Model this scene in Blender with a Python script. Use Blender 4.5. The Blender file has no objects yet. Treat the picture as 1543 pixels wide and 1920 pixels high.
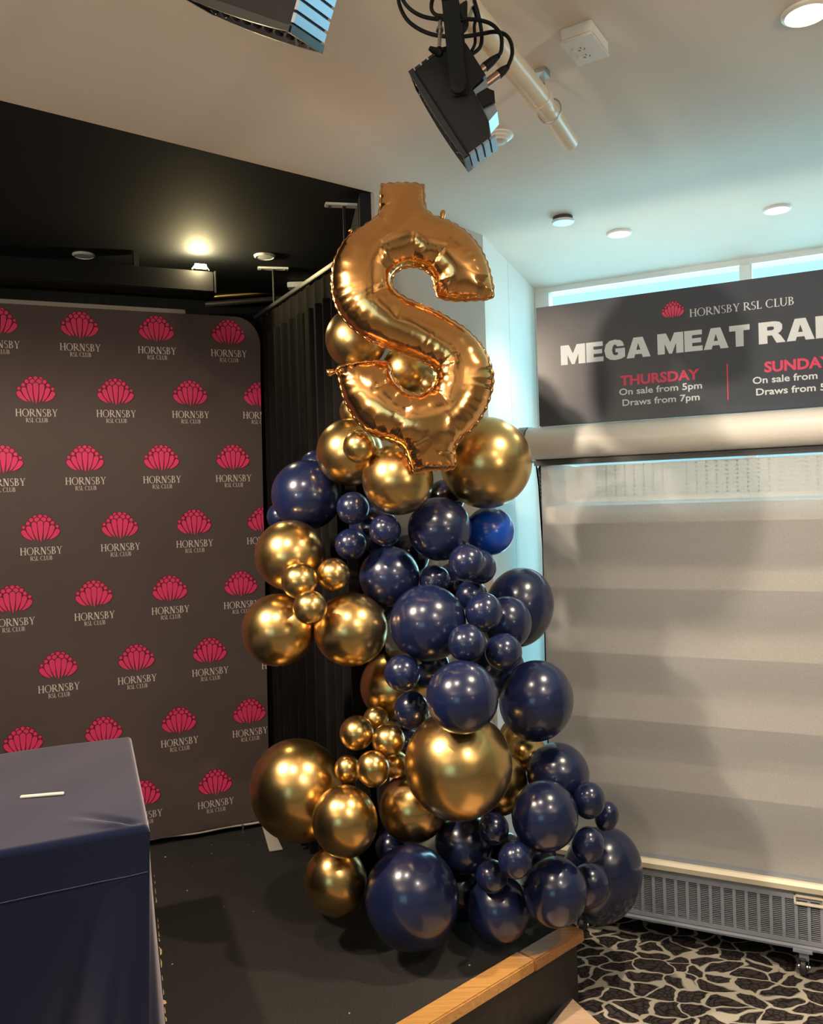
import bpy, bmesh, math, random
import numpy as np
from mathutils import Vector, Matrix
from mathutils.geometry import tessellate_polygon, delaunay_2d_cdt

# ------------------------------------------------------------------ camera, world, light, exposure
SC = bpy.context.scene
COL = SC.collection
F, CX, CY, EYE = 1544.0, 771.5, 960.0, 1.65           # focal length and centre in pixels of the 1543x1920 frame
ROLL, PITCH = math.atan(.032), math.atan(18 / F)
cam_data = bpy.data.cameras.new('camera')
cam_data.sensor_fit = 'VERTICAL'; cam_data.sensor_height = 36.0
cam_data.lens = F / 1920 * 36.0
cam_data.clip_start = .05
cam = bpy.data.objects.new('camera', cam_data); COL.objects.link(cam)
CAM_R = Matrix.Rotation(math.pi / 2 - PITCH, 3, 'X') @ Matrix.Rotation(-ROLL, 3, 'Z')
cam.matrix_world = Matrix.Translation((0, 0, EYE)) @ CAM_R.to_4x4()
SC.camera = cam

world = bpy.data.worlds.new('overcast_sky'); SC.world = world
world.use_nodes = True
bg = world.node_tree.nodes['Background']
bg.inputs[0].default_value = (.42, .78, .90, 1); bg.inputs[1].default_value = 1.05

SC.view_settings.view_transform = 'Standard'; SC.view_settings.look = 'None'
SC.view_settings.gamma = 1; SC.view_settings.use_curve_mapping = False
SC.view_settings.exposure = 1.0

def lamp(kind, name, loc, power, color, size=.1, aim=None, angle=None, blend=.5):
    d = bpy.data.lights.new(name, kind); d.energy = power; d.color = color
    if kind == 'AREA': d.shape = 'DISK'; d.size = size
    else: d.shadow_soft_size = size
    if kind == 'SPOT': d.spot_size = math.radians(angle); d.spot_blend = blend
    o = bpy.data.objects.new(name, d); COL.objects.link(o); o.location = loc
    if aim is not None:
        o.rotation_euler = (Vector(aim) - Vector(loc)).to_track_quat('-Z', 'Y').to_euler()
    return o

WARM = (1, .80, .58)
# bright hazy daylight outside the window: low, very wide glow
sun = bpy.data.lights.new('daylight_haze', 'SUN'); sun.energy = 6.5; sun.color = (.62, .90, 1); sun.angle = math.radians(110)
so = bpy.data.objects.new('daylight_haze', sun); COL.objects.link(so)
so.rotation_euler = Vector((-.75, -.66, -.12)).to_track_quat('-Z', 'Y').to_euler(); so.location = (4, 6, 3)
# added unseen fill: upward spots brightening the ceiling; then unseen hall downlights
lamp('SPOT', 'added_ceiling_fill', (-2.2, -1.0, 1.75), 115, WARM, .12, (-1.9, -.6, 2.68), 150, .8)
lamp('SPOT', 'added_ceiling_fill', (2.2, -1.2, 1.75), 100, WARM, .12, (1.9, -.8, 2.68), 150, .8)
lamp('SPOT', 'added_blind_light', (-1.36, 1.50, 2.55), 90, (1, .80, .60), .04, (.95, 2.75, 1.15), 62, .45)  # added unseen spot that strengthens the light from the left on the blind
lamp('SPOT', 'hall_downlight', (-1.30, 1.55, 2.66), 62, (1, .82, .64), .04, (-1.15, 1.75, 0), 158, .35)
lamp('SPOT', 'hall_downlight', (-.42, 1.30, 2.66), 34, (1, .84, .66), .05, (-.3, 1.6, 0), 120, .6)
lamp('SPOT', 'hall_downlight', (1.0, .2, 2.66), 45, (1, .86, .70), .05, (.8, 1.2, 0), 110, .6)

# ------------------------------------------------------------------ helpers
def ray(px, py): return CAM_R @ Vector(((px - CX) / F, -(py - CY) / F, -1))
def at(px, py, D): return Vector((0, 0, EYE)) + ray(px, py) * D
def onz(px, py, z):
    v = ray(px, py); return Vector((0, 0, EYE)) + v * ((z - EYE) / v.z)

def tag(o, label=None, cat=None, group=None, kind=None):
    if label: o['label'] = label
    if cat: o['category'] = cat
    if group: o['group'] = group
    if kind: o['kind'] = kind
    return o

def empty(name, loc, label=None, cat=None, group=None, kind=None):
    o = bpy.data.objects.new(name, None); COL.objects.link(o); o.location = loc
    o.empty_display_size = .05
    bpy.context.view_layer.update()
    return tag(o, label, cat, group, kind)

def link(name, mesh, parent=None):
    o = bpy.data.objects.new(name, mesh); COL.objects.link(o)
    if parent is not None:
        o.parent = parent
        if parent.type == 'EMPTY' or parent.parent is not None:
            o.matrix_parent_inverse = parent.matrix_world.inverted()
    return o

class MB:
    """collects world-space shapes; build() links them as one mesh object"""
    def __init__(s): s.v = []; s.f = []; s.m = []; s.cur = 0
    def add(s, verts, faces):
        b = len(s.v); s.v += [tuple(p) for p in verts]
        for f in faces: s.f.append([i + b for i in f]); s.m.append(s.cur)
        return s
    def box(s, c, ax, ay, az, hx, hy, hz, bev=0):
        c, ax, ay, az = Vector(c), Vector(ax), Vector(ay), Vector(az)
        if bev <= 0:
            p = [c + ax * hx * i + ay * hy * j + az * hz * k for i in (-1, 1) for j in (-1, 1) for k in (-1, 1)]
            return s.add(p, [(0, 1, 3, 2), (4, 6, 7, 5), (0, 4, 5, 1), (2, 3, 7, 6), (0, 2, 6, 4), (1, 5, 7, 3)])
        bm = bmesh.new(); bmesh.ops.create_cube(bm, size=2)
        for v in bm.verts: v.co = Vector((v.co.x * hx, v.co.y * hy, v.co.z * hz))
        bmesh.ops.bevel(bm, geom=bm.edges[:], offset=bev, segments=2, affect='EDGES')
        bm.verts.index_update()
        vs = [c + ax * v.co.x + ay * v.co.y + az * v.co.z for v in bm.verts]
        fs = [[v.index for v in f.verts] for f in bm.faces]; bm.free()
        return s.add(vs, fs)
    def bx(s, x0, y0, z0, x1, y1, z1, bev=0):
        return s.box(((x0 + x1) / 2, (y0 + y1) / 2, (z0 + z1) / 2), (1, 0, 0), (0, 1, 0), (0, 0, 1), abs(x1 - x0) / 2, abs(y1 - y0) / 2, abs(z1 - z0) / 2, bev)
    def prism(s, poly, ext):
        """poly: list of 3D points (flat), extruded by vector ext"""
        n = len(poly); ext = Vector(ext); P = [Vector(p) for p in poly]
        tri = tessellate_polygon([P])
        fs = [tuple(t) for t in tri] + [tuple(i + n for i in reversed(t)) for t in tri]
        fs += [(i, (i + 1) % n, (i + 1) % n + n, i + n) for i in range(n)]
        return s.add(P + [p + ext for p in P], fs)
    def slab(s, xy, z0, z1): return s.prism([(x, y, z0) for x, y in xy], (0, 0, z1 - z0))
    def tube(s, pts, r, n=10, caps=True):
        P = [Vector(p) for p in pts]; R = r if isinstance(r, (list, tuple)) else [r] * len(P)
        up = None; vs = []; fs = []
        for i, p in enumerate(P):
            d = (P[min(i + 1, len(P) - 1)] - P[max(i - 1, 0)]).normalized()
            if up is None: up = d.orthogonal().normalized()
            up = (up - d * up.dot(d)).normalized(); w = d.cross(up)
            vs += [p + (up * math.cos(2 * math.pi * k / n) + w * math.sin(2 * math.pi * k / n)) * R[i] for k in range(n)]
        for i in range(len(P) - 1):
            fs += [(i * n + k, i * n + (k + 1) % n, (i + 1) * n + (k + 1) % n, (i + 1) * n + k) for k in range(n)]
        if caps: fs += [tuple(range(n - 1, -1, -1)), tuple((len(P) - 1) * n + k for k in range(n))]
        return s.add(vs, fs)
    def lathe(s, c, axis, prof, n=24):
        """prof: (radius, height along axis)"""
        c, a = Vector(c), Vector(axis).normalized(); u = a.orthogonal().normalized(); w = a.cross(u)
        vs = [c + a * h + (u * math.cos(2 * math.pi * k / n) + w * math.sin(2 * math.pi * k / n)) * r for r, h in prof for k in range(n)]
        fs = [(i * n + k, i * n + (k + 1) % n, (i + 1) * n + (k + 1) % n, (i + 1) * n + k) for i in range(len(prof) - 1) for k in range(n)]
        if prof[0][0] > 1e-6: fs.append(tuple(range(n - 1, -1, -1)))
        if prof[-1][0] > 1e-6: fs.append(tuple((len(prof) - 1) * n + k for k in range(n)))
        return s.add(vs, fs)
    def grid(s, fn, nu, nv):
        vs = [fn(i / nu, j / nv) for j in range(nv + 1) for i in range(nu + 1)]
        w = nu + 1
        return s.add(vs, [(j * w + i, j * w + i + 1, (j + 1) * w + i + 1, (j + 1) * w + i) for j in range(nv) for i in range(nu)])
    def mesh(s, name, mats, smooth=False, angle=None, fix=True):
        me = bpy.data.meshes.new(name); me.from_pydata(s.v, [], s.f)
        for m in (mats if isinstance(mats, (list, tuple)) else [mats]): me.materials.append(m)
        me.polygons.foreach_set('material_index', s.m)
        if fix:
            bm = bmesh.new(); bm.from_mesh(me); bmesh.ops.remove_doubles(bm, verts=bm.verts[:], dist=1e-6)
            bmesh.ops.recalc_face_normals(bm, faces=bm.faces[:])
            bm.to_mesh(me); bm.free()
        if smooth:
            me.shade_smooth()
            if angle: me.set_sharp_from_angle(angle=math.radians(angle))
        me.update(); return me
    def build(s, name, mats, parent=None, smooth=False, angle=None, kind=None, fix=True):
        o = link(name, s.mesh(name, mats, smooth, angle, fix), parent)
        if kind: o['kind'] = kind
        return o

def cr(pts, n=8, closed=False):
    """Catmull-Rom through 3D (or 2D) points"""
    P = [Vector(p) for p in pts]; N = len(P); out = []
    for i in range(N if closed else N - 1):
        g = (lambda k: P[k % N]) if closed else (lambda k: P[max(0, min(N - 1, k))])
        a, b, c, d = g(i - 1), g(i), g(i + 1), g(i + 2)
        for k in range(n):
            t = k / n
            out.append(((b * 2) + (c - a) * t + (a * 2 - b * 5 + c * 4 - d) * t * t + (b * 3 - a - c * 3 + d) * t ** 3) * .5)
    if not closed: out.append(P[-1])
    return out

# ------------------------------------------------------------------ materials
def mat(name, color, rough=.5, metal=0.0, noise=0.0, nscale=20, bump=0.0, bscale=60, coat=0.0, sheen=0.0, spec=.5, emit=None, estr=0, trans=0):
    m = bpy.data.materials.new(name); m.use_nodes = True
    nt = m.node_tree; N, Lk = nt.nodes, nt.links; b = N['Principled BSDF']
    b.inputs['Base Color'].default_value = (*color, 1); b.inputs['Roughness'].default_value = rough
    b.inputs['Metallic'].default_value = metal; b.inputs['Specular IOR Level'].default_value = spec
    if coat: b.inputs['Coat Weight'].default_value = coat; b.inputs['Coat Roughness'].default_value = .06
    if sheen: b.inputs['Sheen Weight'].default_value = sheen; b.inputs['Sheen Roughness'].default_value = .42
    if sheen > .6: b.inputs['Sheen Tint'].default_value = (.95, .88, 1, 1)
    if trans: b.inputs['Transmission Weight'].default_value = trans
    if emit: b.inputs['Emission Color'].default_value = (*emit, 1); b.inputs['Emission Strength'].default_value = estr
    if noise or bump:
        tc = N.new('ShaderNodeTexCoord')
        if noise:
            t = N.new('ShaderNodeTexNoise'); t.inputs['Scale'].default_value = nscale; t.inputs['Detail'].default_value = 5
            r = N.new('ShaderNodeValToRGB'); r.color_ramp.elements[0].position = .3; r.color_ramp.elements[1].position = .7
            r.color_ramp.elements[0].color = (*[c * (1 - noise) for c in color], 1)
            r.color_ramp.elements[1].color = (*[min(1, c * (1 + noise)) for c in color], 1)
            Lk.new(tc.outputs['Object'], t.inputs['Vector']); Lk.new(t.outputs['Fac'], r.inputs['Fac']); Lk.new(r.outputs['Color'], b.inputs['Base Color'])
        if bump:
            t2 = N.new('ShaderNodeTexNoise'); t2.inputs['Scale'].default_value = bscale; t2.inputs['Detail'].default_value = 3
            bp = N.new('ShaderNodeBump'); bp.inputs['Strength'].default_value = bump; bp.inputs['Distance'].default_value = .01
            Lk.new(tc.outputs['Object'], t2.inputs['Vector']); Lk.new(t2.outputs['Fac'], bp.inputs['Height']); Lk.new(bp.outputs['Normal'], b.inputs['Normal'])
    return m

M = {}
M['ceiling'] = mat('warm_white_ceiling_paint', (.74, .69, .62), .85, noise=.03, nscale=1.5, bump=.03, bscale=40)
M['wall'] = mat('white_wall_paint', (.76, .75, .72), .8, noise=.02, nscale=3)
M['column'] = mat('grey_beige_wall_paint', (.52, .49, .45), .85, noise=.03, nscale=3)
M['hall'] = mat('hall_wall_paint', (.55, .47, .39), .8, noise=.1, nscale=1.2)
M['black_paint'] = mat('black_matt_paint', (.007, .0085, .012), .8, spec=.3, noise=.15, nscale=6)
M['black_satin'] = mat('black_satin_paint', (.004, .004, .005), .8, spec=.2)
M['stage_carpet'] = mat('black_ribbed_carpet', (.026, .0235, .021), .95, noise=.35, nscale=160, bump=.5, bscale=500)
M['fascia'] = mat('dark_stage_fascia', (.020, .018, .016), .7, noise=.25, nscale=30)
M['white_plastic'] = mat('white_plastic', (.78, .77, .74), .4)
M['cream_metal'] = mat('cream_enamel', (.80, .72, .55), .35)
M['pipe'] = mat('cream_painted_pipe', (.74, .64, .48), .3, noise=.04, nscale=8)
M['black_metal'] = mat('black_powder_coat', (.009, .009, .011), .5, spec=.35)
M['gloss_black'] = mat('glossy_black_casing', (.015, .017, .022), .3, spec=.5)
M['heat_sink'] = mat('aluminium_and_window_lit_fins', (.33, .38, .45), .3, metal=.85)
M['steel'] = mat('dull_steel', (.55, .55, .55), .35, metal=1)
M['copper_plug'] = mat('brown_plug_metal', (.35, .24, .19), .4, metal=.7)
M['rubber'] = mat('black_rubber', (.010, .010, .011), .65, spec=.25)
M['lens'] = mat('dark_lens', (.02, .02, .025), .08, coat=.5)
M['gold'] = mat('chrome_gold_latex', (.66, .445, .175), .27, metal=1, bump=.012, bscale=14)
M['navy'] = mat('navy_latex', (.0072, .012, .046), .24, spec=.6, coat=.35)
M['royal'] = mat('royal_blue_latex', (.006, .065, .46), .22, spec=.6, coat=.35, emit=None)
M['foil'] = mat('copper_foil', (.88, .46, .17), .17, metal=1)
M['navy_cloth'] = mat('navy_stretch_cloth', (.005, .009, .030), .85, noise=.1, nscale=300, bump=.06, bscale=700, sheen=.8, spec=.04)
M['backdrop'] = mat('dark_brown_stretch_fabric', (.085, .062, .060), .8, noise=.05, nscale=4, bump=.12, bscale=7, sheen=.1)
M['pink'] = mat('crimson_print', (.74, .038, .15), .7)
M['pink_dark'] = mat('dark_crimson_print', (.16, .004, .016), .7)
M['cream_print'] = mat('cream_print', (.68, .60, .55), .7)
M['curtain'] = mat('black_velour', (.007, .006, .0055), .9, noise=.15, nscale=40, sheen=.05, spec=.12)
M['sign_panel'] = mat('charcoal_sign_film', (.070, .080, .105), .32, noise=.04, nscale=5, spec=.45)
M['sign_white'] = mat('white_sign_print', (.84, .91, 1.0), .5)
M['sign_pink'] = mat('pink_sign_print', (.88, .08, .19), .5)
M['canopy'] = mat('pale_enamel', (.85, .83, .79), .35)
M['fridge_grey'] = mat('pale_grey_enamel', (.28, .30, .35), .4)
M['fridge_dark'] = mat('fridge_dark_void', (.012, .013, .02), .7)
M['shelf'] = mat('beige_shelf_enamel', (.44, .38, .32), .5)
M['shelf_dark'] = mat('shelf_side_enamel', (.34, .29, .25), .5)
M['dark_grey'] = mat('dark_grey_plastic', (.05, .05, .055), .4)
M['caster'] = mat('caster_rubber', (.03, .03, .03), .5, noise=.3, nscale=60)
M['white_frame'] = mat('white_window_frame', (.80, .80, .78), .45)
M['tape'] = mat('yellowed_tape', (.72, .52, .25), .8, noise=.4, nscale=120)
M['lint'] = mat('pale_lint', (.45, .42, .38), .9)
M['lamp_on'] = mat('lit_warm_lens', (1, .9, .7), .4, emit=(1, .86, .60), estr=5)
M['lamp_off'] = mat('unlit_white_lens', (.72, .76, .80), .35)
M['halogen'] = mat('lit_halogen_tube', (1, .9, .6), .4, emit=(1, .82, .42), estr=45)
M['grey_strip'] = mat('grey_beige_strip', (.36, .31, .28), .5)
M['foot'] = mat('pale_foot_plate', (.62, .58, .53), .45)

def wood(name, c0, c1, axis, scale=9):
    m = mat(name, c0, .38, coat=.2); nt = m.node_tree; N, Lk = nt.nodes, nt.links; b = N['Principled BSDF']
    tc = N.new('ShaderNodeTexCoord'); mp = N.new('ShaderNodeMapping'); mp.inputs['Rotation'].default_value = (0, 0, -axis); mp.inputs['Scale'].default_value = (.6, 14, 14)
    mp.vector_type = 'POINT'
    t = N.new('ShaderNodeTexNoise'); t.inputs['Scale'].default_value = scale; t.inputs['Detail'].default_value = 6; t.inputs['Distortion'].default_value = .4
    r = N.new('ShaderNodeValToRGB'); r.color_ramp.elements[0].position = .32; r.color_ramp.elements[1].position = .68
    r.color_ramp.elements[0].color = (*c0, 1); r.color_ramp.elements[1].color = (*c1, 1)
    Lk.new(tc.outputs['Object'], mp.inputs['Vector']); Lk.new(mp.outputs['Vector'], t.inputs['Vector']); Lk.new(t.outputs['Fac'], r.inputs['Fac']); Lk.new(r.outputs['Color'], b.inputs['Base Color'])
    return m
AX = math.atan2(.667, .745)
M['wood'] = wood('varnished_honey_timber', (.46, .22, .06), (.62, .33, .10), AX)
M['wood_shaded'] = wood('shaded_honey_timber', (.32, .14, .045), (.43, .21, .075), AX)  # timber by the stage corner, the balloons' shadow put into its colour
M['wood_pale'] = wood('pale_oak_tread', (.50, .32, .20), (.62, .44, .30), AX + .5)

def mk_carpet():
    m = bpy.data.materials.new('pebble_pattern_carpet'); m.use_nodes = True
    nt = m.node_tree; N, Lk = nt.nodes, nt.links; b = N['Principled BSDF']; b.inputs['Roughness'].default_value = .95
    b.inputs['Specular IOR Level'].default_value = .2
    tc = N.new('ShaderNodeTexCoord')
    mp = N.new('ShaderNodeMapping'); mp.inputs['Rotation'].default_value = (0, 0, .35); mp.inputs['Scale'].default_value = (11.5, 15.5, 1)
    Lk.new(tc.outputs['Object'], mp.inputs['Vector'])
    nz = N.new('ShaderNodeTexNoise'); nz.inputs['Scale'].default_value = .55; nz.inputs['Detail'].default_value = 2
    Lk.new(mp.outputs['Vector'], nz.inputs['Vector'])
    sub = N.new('ShaderNodeVectorMath'); sub.operation = 'SUBTRACT'; sub.inputs[1].default_value = (.5, .5, .5)
    Lk.new(nz.outputs['Color'], sub.inputs[0])
    sca = N.new('ShaderNodeVectorMath'); sca.operation = 'SCALE'; sca.inputs['Scale'].default_value = 1.9
    Lk.new(sub.outputs[0], sca.inputs[0])
    add = N.new('ShaderNodeVectorMath'); Lk.new(mp.outputs['Vector'], add.inputs[0]); Lk.new(sca.outputs[0], add.inputs[1])
    va = N.new('ShaderNodeTexVoronoi'); va.voronoi_dimensions = '2D'; va.feature = 'F1'; va.inputs['Randomness'].default_value = .9; va.inputs['Scale'].default_value = .95
    vb = N.new('ShaderNodeTexVoronoi'); vb.voronoi_dimensions = '2D'; vb.feature = 'F2'; vb.inputs['Randomness'].default_value = .9; vb.inputs['Scale'].default_value = .95
    v1 = N.new('ShaderNodeMath'); v1.operation = 'SUBTRACT'
    Lk.new(add.outputs[0], va.inputs['Vector']); Lk.new(add.outputs[0], vb.inputs['Vector']); Lk.new(vb.outputs['Distance'], v1.inputs[0]); Lk.new(va.outputs['Distance'], v1.inputs[1])
    nz2 = N.new('ShaderNodeTexNoise'); nz2.inputs['Scale'].default_value = .7; nz2.inputs['Detail'].default_value = 1; Lk.new(mp.outputs['Vector'], nz2.inputs['Vector'])
    wr = N.new('ShaderNodeMapRange'); wr.inputs['From Min'].default_value = .35; wr.inputs['From Max'].default_value = .68; wr.inputs['To Min'].default_value = .06; wr.inputs['To Max'].default_value = .17
    Lk.new(nz2.outputs['Fac'], wr.inputs['Value'])
    lt = N.new('ShaderNodeMath'); lt.operation = 'SUBTRACT'; Lk.new(v1.outputs[0], lt.inputs[0]); Lk.new(wr.outputs[0], lt.inputs[1])
    mr = N.new('ShaderNodeMapRange'); mr.inputs['From Min'].default_value = -.02; mr.inputs['From Max'].default_value = .04; Lk.new(lt.outputs[0], mr.inputs['Value'])
    # inside the pebbles: a finer crackle
    v2 = N.new('ShaderNodeTexVoronoi'); v2.voronoi_dimensions = '2D'; v2.feature = 'DISTANCE_TO_EDGE'; v2.inputs['Scale'].default_value = 3.6; Lk.new(add.outputs[0], v2.inputs['Vector'])
    r2 = N.new('ShaderNodeValToRGB'); r2.color_ramp.elements[0].position = .02; r2.color_ramp.elements[1].position = .22
    r2.color_ramp.elements[0].color = (.008, .007, .008, 1); r2.color_ramp.elements[1].color = (.055, .042, .040, 1); Lk.new(v2.outputs['Distance'], r2.inputs['Fac'])
    mx = N.new('ShaderNodeMix'); mx.data_type = 'RGBA'
    Lk.new(mr.outputs[0], mx.inputs[0]); mx.inputs[6].default_value = (.50, .45, .37, 1); Lk.new(r2.outputs['Color'], mx.inputs[7])
    Lk.new(mx.outputs[2], b.inputs['Base Color'])
    bp = N.new('ShaderNodeBump'); bp.inputs['Strength'].default_value = .4; bp.inputs['Distance'].default_value = .004
    nf = N.new('ShaderNodeTexNoise'); nf.inputs['Scale'].default_value = 450; Lk.new(tc.outputs['Object'], nf.inputs['Vector']); Lk.new(nf.outputs['Fac'], bp.inputs['Height']); Lk.new(bp.outputs['Normal'], b.inputs['Normal'])
    return m
M['carpet'] = mk_carpet()

def mk_blind():
    m = bpy.data.materials.new('sheer_woven_blind'); m.use_nodes = True
    nt = m.node_tree; N, Lk = nt.nodes, nt.links; N.remove(N['Principled BSDF']); out = N['Material Output']
    tc = N.new('ShaderNodeTexCoord')
    nz = N.new('ShaderNodeTexNoise'); nz.inputs['Scale'].default_value = 220; nz.inputs['Detail'].default_value = 2; Lk.new(tc.outputs['Object'], nz.inputs['Vector'])
    r = N.new('ShaderNodeValToRGB'); r.color_ramp.elements[0].position = .3; r.color_ramp.elements[1].position = .7
    r.color_ramp.elements[0].color = (.70, .71, .72, 1); r.color_ramp.elements[1].color = (.80, .81, .82, 1); Lk.new(nz.outputs['Fac'], r.inputs['Fac'])
    d = N.new('ShaderNodeBsdfDiffuse'); t = N.new('ShaderNodeBsdfTranslucent'); tr = N.new('ShaderNodeBsdfTransparent')
    Lk.new(r.outputs['Color'], d.inputs['Color']); Lk.new(r.outputs['Color'], t.inputs['Color'])
    a = N.new('ShaderNodeMixShader'); a.inputs[0].default_value = .35; Lk.new(d.outputs[0], a.inputs[1]); Lk.new(t.outputs[0], a.inputs[2])
    e = N.new('ShaderNodeMixShader'); e.inputs[0].default_value = .46; Lk.new(a.outputs[0], e.inputs[1]); Lk.new(tr.outputs[0], e.inputs[2])
    Lk.new(e.outputs[0], out.inputs['Surface']); return m
M['blind'] = mk_blind()

def mk_glass(name, tint, gloss=.06):
    m = bpy.data.materials.new(name); m.use_nodes = True
    nt = m.node_tree; N, Lk = nt.nodes, nt.links; N.remove(N['Principled BSDF']); out = N['Material Output']
    tr = N.new('ShaderNodeBsdfTransparent'); tr.inputs[0].default_value = (*tint, 1)
    g = N.new('ShaderNodeBsdfGlossy'); g.inputs['Roughness'].default_value = .02
    fr = N.new('ShaderNodeFresnel'); fr.inputs['IOR'].default_value = 1.45
    e = N.new('ShaderNodeMixShader'); Lk.new(fr.outputs[0], e.inputs[0]); Lk.new(tr.outputs[0], e.inputs[1]); Lk.new(g.outputs[0], e.inputs[2])
    Lk.new(e.outputs[0], out.inputs['Surface']); return m
M['glass'] = mk_glass('window_glass', (.80, .95, .97))
M['end_glass'] = mk_glass('fridge_end_glass', (.95, .98, .98))

def mk_perf():
    """perforated sheet: dots of holes"""
    m = mat('perforated_back_sheet', (.52, .49, .46), .5); nt = m.node_tree; N, Lk = nt.nodes, nt.links; b = N['Principled BSDF']
    tc = N.new('ShaderNodeTexCoord'); v = N.new('ShaderNodeTexVoronoi'); v.inputs['Scale'].default_value = 55; v.inputs['Randomness'].default_value = 0
    Lk.new(tc.outputs['Object'], v.inputs['Vector'])
    r = N.new('ShaderNodeValToRGB'); r.color_ramp.elements[0].position = .22; r.color_ramp.elements[1].position = .30
    r.color_ramp.elements[0].color = (.14, .13, .13, 1); r.color_ramp.elements[1].color = (.52, .49, .46, 1)
    Lk.new(v.outputs['Distance'], r.inputs['Fac']); Lk.new(r.outputs['Color'], b.inputs['Base Color']); return m
M['perforated'] = mk_perf()

# ------------------------------------------------------------------ plan of the place (metres, camera at the origin, looking along +Y)
CEIL, STAGE = 2.68, .25
E2, N2 = Vector((.745, .667)), Vector((-.667, .745))              # along the stage front / into the stage
C0 = Vector((.505, 2.634))                                        # front right corner of the stage
WC_L, WC_R = Vector((-.09, 2.745)), Vector((.311, 3.215))         # ends of the grey wall pier behind the balloons
FD, FN = Vector((.902, -.431)), Vector((.431, .902))              # along the window wall (to the right) / away from the room
WIN = 3.95                                                        # distance of the window wall along FN
def wpt(s, d, z=None):
    p = FD * s + FN * d
    return p if z is None else Vector((p.x, p.y, z))
BP, BD, BN = Vector((-.64, 3.6)), Vector((.922, .387)), Vector((.387, -.922))   # printed backdrop: end point, direction, facing
def bpt(s, z, o=0):
    p = BP + BD * s + BN * o; return Vector((p.x, p.y, z))
RW = wpt(-1.178, WIN)                                             # inner corner of reveal and window wall
RETURN_END = Vector((-.34, 4.38))
BACK_L = RETURN_END - Vector((.92, .39)) * 3.6
HALL = [(-4.2, -3.6), (4.6, -3.6)]

Z3 = Vector((0, 0, 1))
def v3(p, z): return Vector((p[0], p[1], z))
def wall(name, a, b, z0, z1, th, m, side=1):
    a, b = Vector(a), Vector(b); d = (b - a).normalized(); n = Vector((-d.y, d.x)) * side
    mb = MB(); mb.slab([a, b, b + n * th, a + n * th], z0, z1)
    return mb.build(name, m, kind='structure')

# floor of pebble carpet
mb = MB(); mb.slab([(-4.3, -3.7), (4.7, -3.7), (4.7, 5.5), (-4.3, 5.5)], -.08, 0)
tag(mb.build('floor', M['carpet'], kind='structure'), 'carpet with dark pebble shapes and pale veins')
# ceilings: pale over the hall, black over the stage
ce_a = Vector((-.984, 2.048)); ce_d = (Vector((-.083, 2.736)) - ce_a).normalized(); ce_n = Vector((-ce_d.y, ce_d.x))
ce_l = ce_a - ce_d * 4.2
mb = MB(); mb.slab([(-4.3, -3.7), (4.7, -3.7), (4.7, 2.6), RW + FN * .15 + FD * .0, RW, WC_R + FN * .0, WC_L, ce_l], CEIL, CEIL + .1)
mb.build('ceiling', M['ceiling'], kind='structure')
mb = MB(); mb.slab([ce_l, WC_L, WC_R, RETURN_END + Vector((.6, .3)), BACK_L + Vector((-.1, .2)), ce_l + ce_n * .1], CEIL + .004, CEIL + .1)
mb.build('ceiling_stage', M['black_paint'], kind='structure')
# walls
wall('wall_pier', WC_L, WC_R, 0, CEIL + .05, .06, M['column'], 1)
mid = WC_R.lerp(RW, .42)
wall('wall_reveal', WC_R + (WC_R - RW).normalized() * .0, mid - (RW - WC_R).normalized() * .002, 0, CEIL, .08, M['wall'], 1)
wall('wall_reveal_inner', mid + (RW - WC_R).normalized() * .002, RW + FN * .02, 0, CEIL, .08, M['wall'], 1)
wall('wall_return', RETURN_END, WC_L + Vector((.0, .012)), 0, CEIL + .05, .05, M['black_paint'], -1)
wall('wall_back', BACK_L, RETURN_END, 0, CEIL + .05, .1, M['black_paint'], 1)
wall('wall_left', ce_l, BACK_L + Vector((-.02, .02)), 0, CEIL + .05, .1, M['black_paint'], 1)
wall('wall_hall_left', (-4.2, -3.6), ce_l, 0, CEIL, .1, M['hall'], 1)
wall('wall_rear', (-1.2, -3.6), (4.6, -3.6), 0, CEIL, .1, M['hall'], -1)
wall('wall_rear_left', (-4.2, -3.6), (-3.2, -3.6), 0, CEIL, .1, M['hall'], -1)
wall('wall_rear_sill', (-3.2, -3.6), (-1.2, -3.6), 0, .9, .1, M['hall'], -1)
wall('wall_rear_head', (-3.2, -3.6), (-1.2, -3.6), 2.35, CEIL, .1, M['hall'], -1)
wr_end = wpt(5.2, WIN)
s_r = (4.6 - WIN * FN.x) / FD.x; wr = wpt(s_r, WIN)
wall('wall_right', (4.6, -3.6), wr, 0, CEIL, .1, M['hall'], -1)

# window wall: sill wall, piers, head, frame members and panes
W0, W1, ZS, ZH = -1.178, s_r, .42, 2.655
mb = MB(); mb.slab([wpt(W0, WIN), wpt(W1, WIN), wpt(W1, WIN + .12), wpt(W0, WIN + .12)], 0, ZS); mb.build('wall_window', M['wall'], kind='structure')
win = empty('window_1', wpt(0, WIN, 0), kind='structure')
W3 = lambda s, d, z: wpt(s, d, z)
f3, n3 = FD.to_3d(), FN.to_3d()
mb = MB(); mb.box(wpt((W0 + W1) / 2, WIN + .05, (ZH + CEIL) / 2), f3, n3, Z3, (W1 - W0) / 2, .05, (CEIL - ZH) / 2)
mb.build('window_head', M['white_frame'], win)
mb = MB(); mb.box(wpt((W0 + W1) / 2, WIN + .04, ZS + .02), f3, n3, Z3, (W1 - W0) / 2, .06, .02)
mb.build('window_sill', M['white_frame'], win)
edges = [(-1.178, -1.106), (-.238, -.187), (.70, .75), (1.64, 1.69), (2.58, 2.63), (W1 - .06, W1)]
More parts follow.
